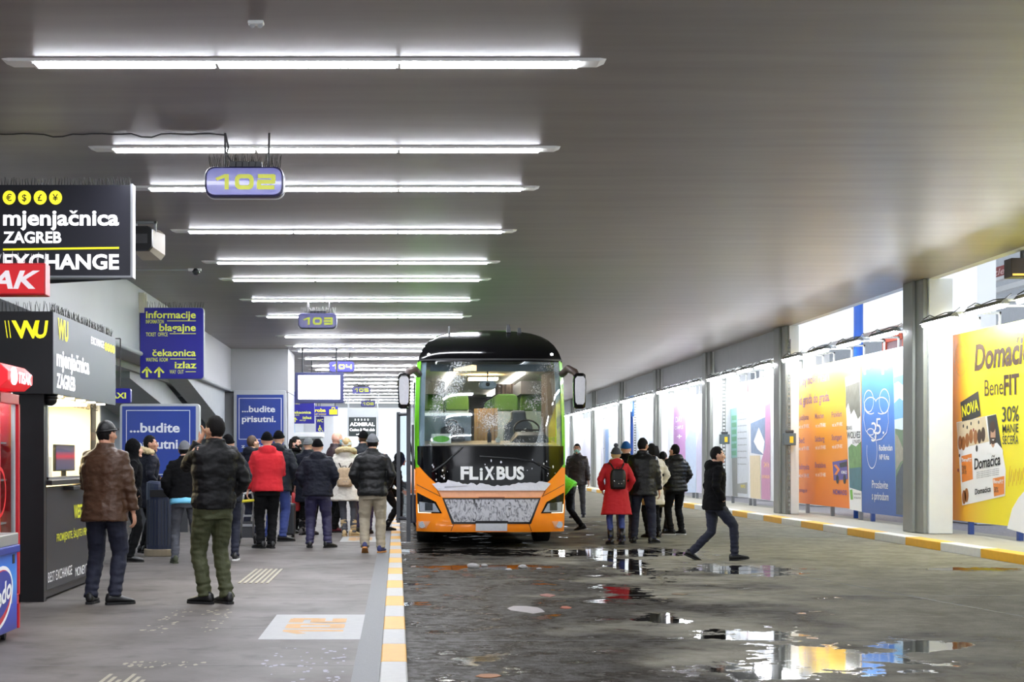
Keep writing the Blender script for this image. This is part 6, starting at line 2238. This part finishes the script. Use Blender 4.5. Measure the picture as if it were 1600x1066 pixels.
p3 = P(289, 880, 688, 10, 'man in black fleece with light blue shirt hem, grey jeans and grey beanie', dict(
    top=WOOLK, trousers=JEANG, shoe=SHOEG, head='beanie', hat=KNITG, hair=HAIRD, bulk=1.12, hem=.92, hemband=(M('shirt_light_blue', (112, 190, 226),   .7), .85, .90), hands=('pocket', 'pocket'),
    collar='stand', lean=9, shift=(0, -.03), head_yaw=-10, feet=((-.14, 0, 0, 8, 0), (.16, .0, 0, -20, 0)), sole=SHOEG))
p4 = P(356, 876, 679, 6, 'man in dark jacket and blue jeans half hidden behind the green cargo trousers', dict(
    top=SLATE, trousers=JEAN, shoe=SHOEK, head='beanie', hat=KNITK, bulk=.98, hands=('pocket', 'pocket'), hem=.82, sole=SOLEW, collar='hood'))
p5 = P(204, 878, 688, -75, 'person with a black hood up standing close behind the brown leather jacket', dict(
    top=WOOLK, trousers=TROK, shoe=SHOEK, head='none', hair=HAIRD, collar='hood_up', hands=('pocket', 'pocket'), hem=.80, bulk=1.05, sole=SHOEK))
p6 = P(229, 864, 680, -62, 'dark-haired man in a navy parka with beige fur collar behind the litter bin', dict(
    top=NAVYC, trousers=TROK, shoe=SHOEK, head='short', hair=HAIRD, skin='b', collar='fur', fur=FURB, hands=('front', 'pocket'), hem=.68, bulk=1.1, face=1, head_yaw=-20))
# ---- the queue by the coach
q1 = P(418, 857, 675, 12, 'man in bright red hooded fleece and black beanie holding a hand trolley', dict(
    top=FLEECE, trousers=TROK, shoe=SHOEK, head='beanie', hat=KNITK, bulk=1.2, hem=.86, collar='hood', hands=((-.30, .08, .80), 'front'), fit=1.15, jfold=.55, lean=4, cuffr=.05, feet=((-.1, .02, 0, 30, 0), (.06, 0, 0, 10, 0))))
q2 = P(392, 838, 680, -30, 'brown-haired man in a dark navy hooded coat in front of the pier poster', dict(
    top=NAVYC, trousers=JEAN, shoe=SHOEK, head='short', hair=HAIRBR, collar='hood', hands=('front', 'front'), hem=.70, bulk=1.05, head_pitch=-16, head_yaw=-20, face=1))
q3 = P(434, 846, 673, -12, 'man in slate hooded jacket and blue jeans right behind the red fleece', dict(
    top=SLATE, trousers=JEANB, shoe=SHOEK, head='beanie', hat=KNITK, collar='hood', hands=('front', 'pocket'), hem=.80, bulk=1.12, fit=1.1, feet=((-.14, 0, 0, 10, 0), (.08, .02, 0, -60, 0))))
q4 = P(458, 833, 682, -115, 'woman with long dark hair and black face mask in a long black coat', dict(
    top=WOOLK, trousers=TROK, shoe=SHOEK, head='long', hair=HAIRD, skin='c', collar='stand', scarf=KNITK, mask=MASKK, face=1, hands=('pocket', 'pocket'), hem=.50, bulk=1.0, flare=.03, boot=.25))
q5 = P(480, 836, 684, -20, 'person in grey knitted hat and dark coat beside the purple trousers', dict(
    top=NAVYC, trousers=TROK, shoe=M('boot_grey', (84, 80, 78), .7), head='beanie', hat=KNITG, hands=('hang', 'front'), hem=.60, collar='stand', boot=.2))
q6 = P(496, 856, 686, 0, 'man in wide navy jacket and purple trousers with a black beanie', dict(
    top=NAVYC, trousers=PURP, shoe=SHOEK, head='beanie', hat=KNITK, bulk=1.24, hem=.84, hands=('pocket', 'pocket'), collar='hood', fit=1.22, feet=((-.12, 0, 0, 6, 0), (.17, .0, 0, -40, 0))))
q7 = P(520, 832, 674, -68, 'bald man in a light blue face mask and dark open jacket', dict(
    top=M('jacket_dark_wine', (44, 26, 32), .6, var=.3, vs=4), trousers=TROK, shoe=SHOER, head='bald', skin='c', mask=MASKB, face=1, hands=('front', 'pocket'), hem=.80, collar='stand', head_pitch=-6, lean=5))
q8 = P(530, 828, 677, 150, 'person in grey beanie peeping between the bald man and the white parka', dict(
    top=SLATE, trousers=JEANB, shoe=SHOEK, head='beanie', hat=KNITD, hair=HAIRD, face=1, hands=('pocket', 'pocket'), hem=.80))
q9 = P(541, 838, 684, -6, 'woman in a white fur-hooded parka carrying a plaid backpack', dict(
    top=PARKA, trousers=JEANG, shoe=BOOTB, sole=BOOTB, head='band', hat=M('band_pale_grey', (196, 196, 200), .8), hair=HAIRBL, collar='fur', fur=FURB, hands=('pocket', 'front'), hem=.64, bulk=1.06, flare=.06, boot=.2, fit=.95,
    feet=((-.03, .0, 0, 6, 0), (.13, -.01, 0, -50, 0))))
q10 = P(567, 834, 673, -8, 'man in black cap and dark jacket just ahead of the stone-coloured trousers', dict(
    top=SLATE, trousers=PURP, shoe=SHOEK, head='beanie', hat=KNITK, hair=HAIRBR, mask=MASKB, hands=('front', 'front'), hem=.80, head_yaw=25, bulk=1.15))
q11 = P(582, 864, 678, 0, 'man in black quilted jacket, stone-coloured trousers and grey beanie nearest the kerb', dict(
    top=PUFF, trousers=STONE, shoe=SHOEB, sole=SOLEO, head='beanie', hat=KNITG, hair=HAIRD, bulk=1.14, hem=.84, waistband=1, hands=('pocket', 'pocket'), collar='stand', fit=1.2, quilt=.12, wavy=1.2,
    feet=((-.11, -.05, .03, 0, 28), (.12, .04, 0, -16, 0)), lean=4))
q12 = P(607, 829, 700, -70, 'person in black clothes and lace-up boots stepping up into the coach door', dict(
    top=WOOLK, trousers=TROK, shoe=SHOEK, head='none', hair=HAIRD, collar='hood_up', hands=((-.10, .35, .80), (.12, .36, .86)), hem=.76, lean=30, drop=.09, shift=(0, -.10),
    feet=((-.08, .30, .20, 0, 0), (.09, -.05, 0, 0, 0)), boot=.16), h=1.66)
# ---- people on the carriageway
s1 = P(902, 809, 692, 168, 'man in a pale green face mask and dark jacket walking beyond the coach', dict(
    top=M('jacket_black_maroon', (40, 32, 36), .5, var=.5, vs=3), trousers=JEANG, shoe=SHOEK, head='short', hair=HAIRD, skin='b', mask=MASKG, face=1, hands=('hang', 'hang'), hem=.80, bulk=1.12,
    feet=((-.12, -.20, 0, 4, 10), (.10, .14, 0, -8, 0)), drop=.03), z0=RZ)
s2 = P(889, 829, 700, 72, 'worker in a bright green high-visibility top bending behind the corner of the coach', dict(
    top=HIVIS, trousers=TROK, shoe=SHOEK, head='short', hair=HAIRD, hands=((-.1, .5, .9), (.1, .5, .9)), hem=.86, lean=52, bulk=1.22, drop=.05, shift=(0, .02), collar='stand',
    feet=((-.12, .28, 0, 0, 0), (.12, -.22, .02, 0, 16))), z0=RZ, h=1.78)
s3 = P(963, 851, 699, 0, 'woman in a knee-length red coat and grey pompom hat with a small black backpack', dict(
    top=REDCOAT, trousers=JEANB, shoe=SHOEK, head='pompom', hat=KNITD, hair=HAIRBL, bulk=1.02, hem=.55, flare=.05, collar='hood', jfold=.6, hands=((-.24, .12, .98), 'pocket'), fit=.86, boot=.2, scarf=CREAM,
    feet=((-.1, 0, 0, 14, 0), (.10, -.02, 0, 0, 0))), z0=RZ)
s4 = P(978, 846, 690, -10, 'person in a bright blue knitted hat behind the woman in red', dict(
    top=WOOLK, trousers=JEANG, shoe=SHOEK, head='beanie', hat=KNITB, hands=('pocket', 'pocket'), hem=.62, collar='stand', bulk=1.02), z0=RZ)
s5 = P(1004, 849, 684, -14, 'man in black leather jacket and dark jeans just right of the red coat', dict(
    top=LEATHER_K, trousers=JEAN, shoe=SHOEK, head='short', hair=HAIRD, skin='b', bulk=1.16, hem=.80, hands=('front', 'hang'), collar='fold', fit=1.12, head_yaw=-22, feet=((-.14, 0, 0, 10, 0), (.16, .02, 0, -30, 0))), z0=RZ)
s6 = P(1020, 840, 693, 20, 'dark-haired woman in a cream jacket half hidden behind the leather jacket', dict(
    top=CREAM, trousers=TROK, shoe=SHOEK, head='long', hair=HAIRD, hands=('front', 'pocket'), hem=.62, collar='stand', quilt=.09), z0=RZ)
s7 = P(1034, 834, 706, -40, 'dark-haired woman in an olive fur-hooded coat and black leggings', dict(
    top=OLIVE, trousers=TROK, shoe=SHOEK, head='short', hair=HAIRD, hairk=1.16, collar='fur', fur=M('fur_brown', (126, 104, 74), .95, var=.3, vs=60, bump=.8, bs=150), hands=('pocket', 'face'), hem=.58, fit=.84, flare=.04, boot=.25), z0=RZ)
s8 = P(1056, 836, 694, 22, 'man in a shiny black puffer jacket and black and white trainers', dict(
    top=PUFF, trousers=TROK, shoe=SHOEK, sole=SOLEW, head='short', hair=HAIRD, bulk=1.1, hem=.84, quilt=.075, collar='hood', hands=('pocket', 'pocket'), head_yaw=16, head_pitch=-12, feet=((-.10, .03, 0, 40, 0), (.12, .0, 0, 30, 0)), fit=1.06, lean=2), z0=RZ)
s9 = P(1116, 876, 691, -88, 'man in a black hooded coat and dark jeans striding across the wet road', dict(
    top=WOOLK, trousers=JEAN, shoe=SHOEK, head='short', hair=HAIRD, skin='a', face=1, bulk=1.06, hem=.82, collar='hood', hands=('pocket', 'pocket'), fit=1.02, vox=.010, bvox=.0075, drop=.075, lean=2,
    feet=((-.08, -.30, .035, 4, 24), (.09, .30, 0, -4, -8))), z0=RZ)

# ---- what they carry


def backpack(info, mat, label, w, h, d, zc, strap, lab2=None):
    T, Wd, s = info['T'], info['W'], info['s']
    yb = -.165
    c = Wd(T((0, yb - d / 2, zc)))
    t = thing('backpack', label, 'backpack', c)
    t.rotation_euler = info['root'].rotation_euler
    sec = [(-.5, -.42, .8), (-.5, .2, .95), (-.36, .42, 1), (0, .5, .9)]
    ring = []
    B_ = MB().loft([[(x * w * k, y * d * k, z * h) for x, y in rrect(1, 1, .3, 3)] for z, k in ((-.5, .8), (-.46, .97), (-.2, 1.03), (.2, 1.0), (.38, .9), (.47, .72), (.5, .5))])
    B_.build('body', mat, t, smooth=True, local=True)
    MB().loft([[(x * w * .8 * k, -d * .5 - .005 + y * d * .35, z * h) for x, y in rrect(1, 1, .3, 3)] for z, k in ((-.42, .85), (-.38, 1), (-.08, 1), (-.03, .8))]).build('front_pocket', mat, t, smooth=True, local=True)
    MB().tube([(-.03, .0, h * .48), (-.03, -.01, h * .58), (.03, -.01, h * .58), (.03, 0, h * .48)], .008, 6).build('handle', strap, t, local=True)
    for sx in (-1, 1):
        MB().tube([(sx * w * .2, d * .5, h * .42), (sx * w * .42, d * .5 + .03, h * .72), (sx * w * .5, d * .5 + .16, h * .72 + .03)], .013, 6).build('strap', strap, t, local=True)
    for x, z in ((-.28, -.1), (.0, -.22), (.18, -.22), (.32, -.08)):
        MB().ell((x * w, -d * .72, z * h), (.009, .006, .012)).build('buckle', CHROME, t, local=True)
    return t


backpack(s3, LEATHER_K, 'small black leather backpack on the back of the red coat', .27, .36, .13, 1.18, LEATHER_K)
backpack(q9, M('plaid_beige', (176, 152, 124), .8, var=.35, vs=26), 'beige plaid backpack hanging on the white parka', .26, .34, .12, 1.05, M('strap_dark', (60, 50, 46), .7))
# shoulder bag strap and tote of the leather-jacket man
c = s5['W']((-.24, .0, .72))
t = thing('shoulder_bag', 'long dark shoulder bag hanging between the red coat and the leather jacket', 'bag', c)
MB().loft([[(x * .12 * k, y * .26 * k, z) for x, y in rrect(1, 1, .2, 3)] for z, k in ((-.16, .9), (-.13, 1), (.13, 1), (.17, .85))]).build('body', BOMBER, t, smooth=True, local=True)
MB().tube([(0, -.1, .15), (.02, -.04, .5), (.06, .0, .74), (.02, .06, .5), (0, .1, .15)], .014, 6).build('strap', BOMBER, t, local=True)

# hand trolley held by the man in red
hx, hy = stand(386, 850, 0)
t = thing('hand_trolley', 'folding silver hand trolley with black wheels gripped by the man in the red fleece', 'trolley', (hx, hy, 0))
ALU = M('trolley_aluminium', (176, 178, 182), .35, .6)
grip = Vector(q1['W'](q1['arms'][0][2])) + Vector((0, 0, -.06))
g0 = grip - Vector((hx, hy, 0))
for sx in (-1, 1):
    MB().tube([(sx * .10, 0, .1), (g0.x + sx * .085, g0.y + .02, g0.z - .12), (g0.x + sx * .06, g0.y + .02, g0.z + .02)], .016, 8).build('side_tube', ALU, t, smooth=True, local=True)
MB().tube([(g0.x - .07, g0.y + .02, g0.z + .0), (g0.x + .06, g0.y + .02, g0.z + .02), (g0.x + .10, g0.y + .01, g0.z + .13), (g0.x + .05, g0.y + .01, g0.z + .18)], .018, 8).build('handle', WHITE, t, smooth=True, local=True)
MB().tube([(g0.x - .1, g0.y, g0.z - .12), (g0.x + .1, g0.y, g0.z - .10)], .022, 8).build('yellow_strap', M('strap_yellow', (222, 206, 40), .6), t, local=True)
MB().box(-.13, .13, -.02, .02, .28, .32).box(-.13, .13, -.02, .02, .44, .47).build('crossbar', ALU, t, local=True)
MB().prism([(-.12, 0, .10), (.12, 0, .10), (.12, .03, .36), (-.12, .03, .36)], (0, -.03, 0)).build('folded_plate', DGREY, t, local=True)
for sx in (-1, 1):
    wv = MB().tube([(sx * .13 - .018, 0, .085), (sx * .13 + .018, 0, .085)], .085, 18).build('wheel', RUBBER, t, local=True)
    MB().tube([(sx * .13 - .02, 0, .085), (sx * .13 + .02, 0, .085)], .03, 12).build('hub', ALU, wv, local=True)
# suitcase and red bag in the queue
cx_, cy_ = stand(446, 840, 0)
t = thing('suitcase', 'upright black wheeled suitcase beside the blue jeans in the queue', 'suitcase', (cx_ + .04, cy_, 0))
MB().box(-.13, .13, -.2, .2, .05, .60).build('shell', M('suitcase_black', (40, 42, 46), .4), t, local=True, bevel=.03)
MB().tube([(-.05, .18, .60), (-.05, .18, .72), (.05, .18, .72), (.05, .18, .60)], .01, 6).build('handle', STEEL, t, local=True)
for sx in (-1, 1):
    for sy in (-1, 1):
        MB().tube([(sx * .09 - .012, sy * .16, .025), (sx * .09 + .012, sy * .16, .025)], .025, 10).build('wheel', RUBBER, t, local=True)
hnd = q5['W'](q5['arms'][0][2])
t = thing('red_bag', 'red patterned carrier bag hanging between the black coat and the purple trousers', 'bag', (hnd.x, hnd.y, hnd.z - .1))
MB().loft([[(x * .17 * k, y * .1 * k, z) for x, y in rrect(1, 1, .3, 3)] for z, k in ((-.36, .75), (-.33, 1), (-.15, 1.05), (-.02, .7))]).build('body', M('bag_red', (186, 40, 44), .5, var=.4, vs=16), t, smooth=True, local=True)
MB().tube([(-.04, 0, -.03), (-.02, 0, .06), (.02, 0, .06), (.04, 0, -.03)], .008, 6).build('handle', M('strap_wine', (120, 24, 30), .6), t, local=True)
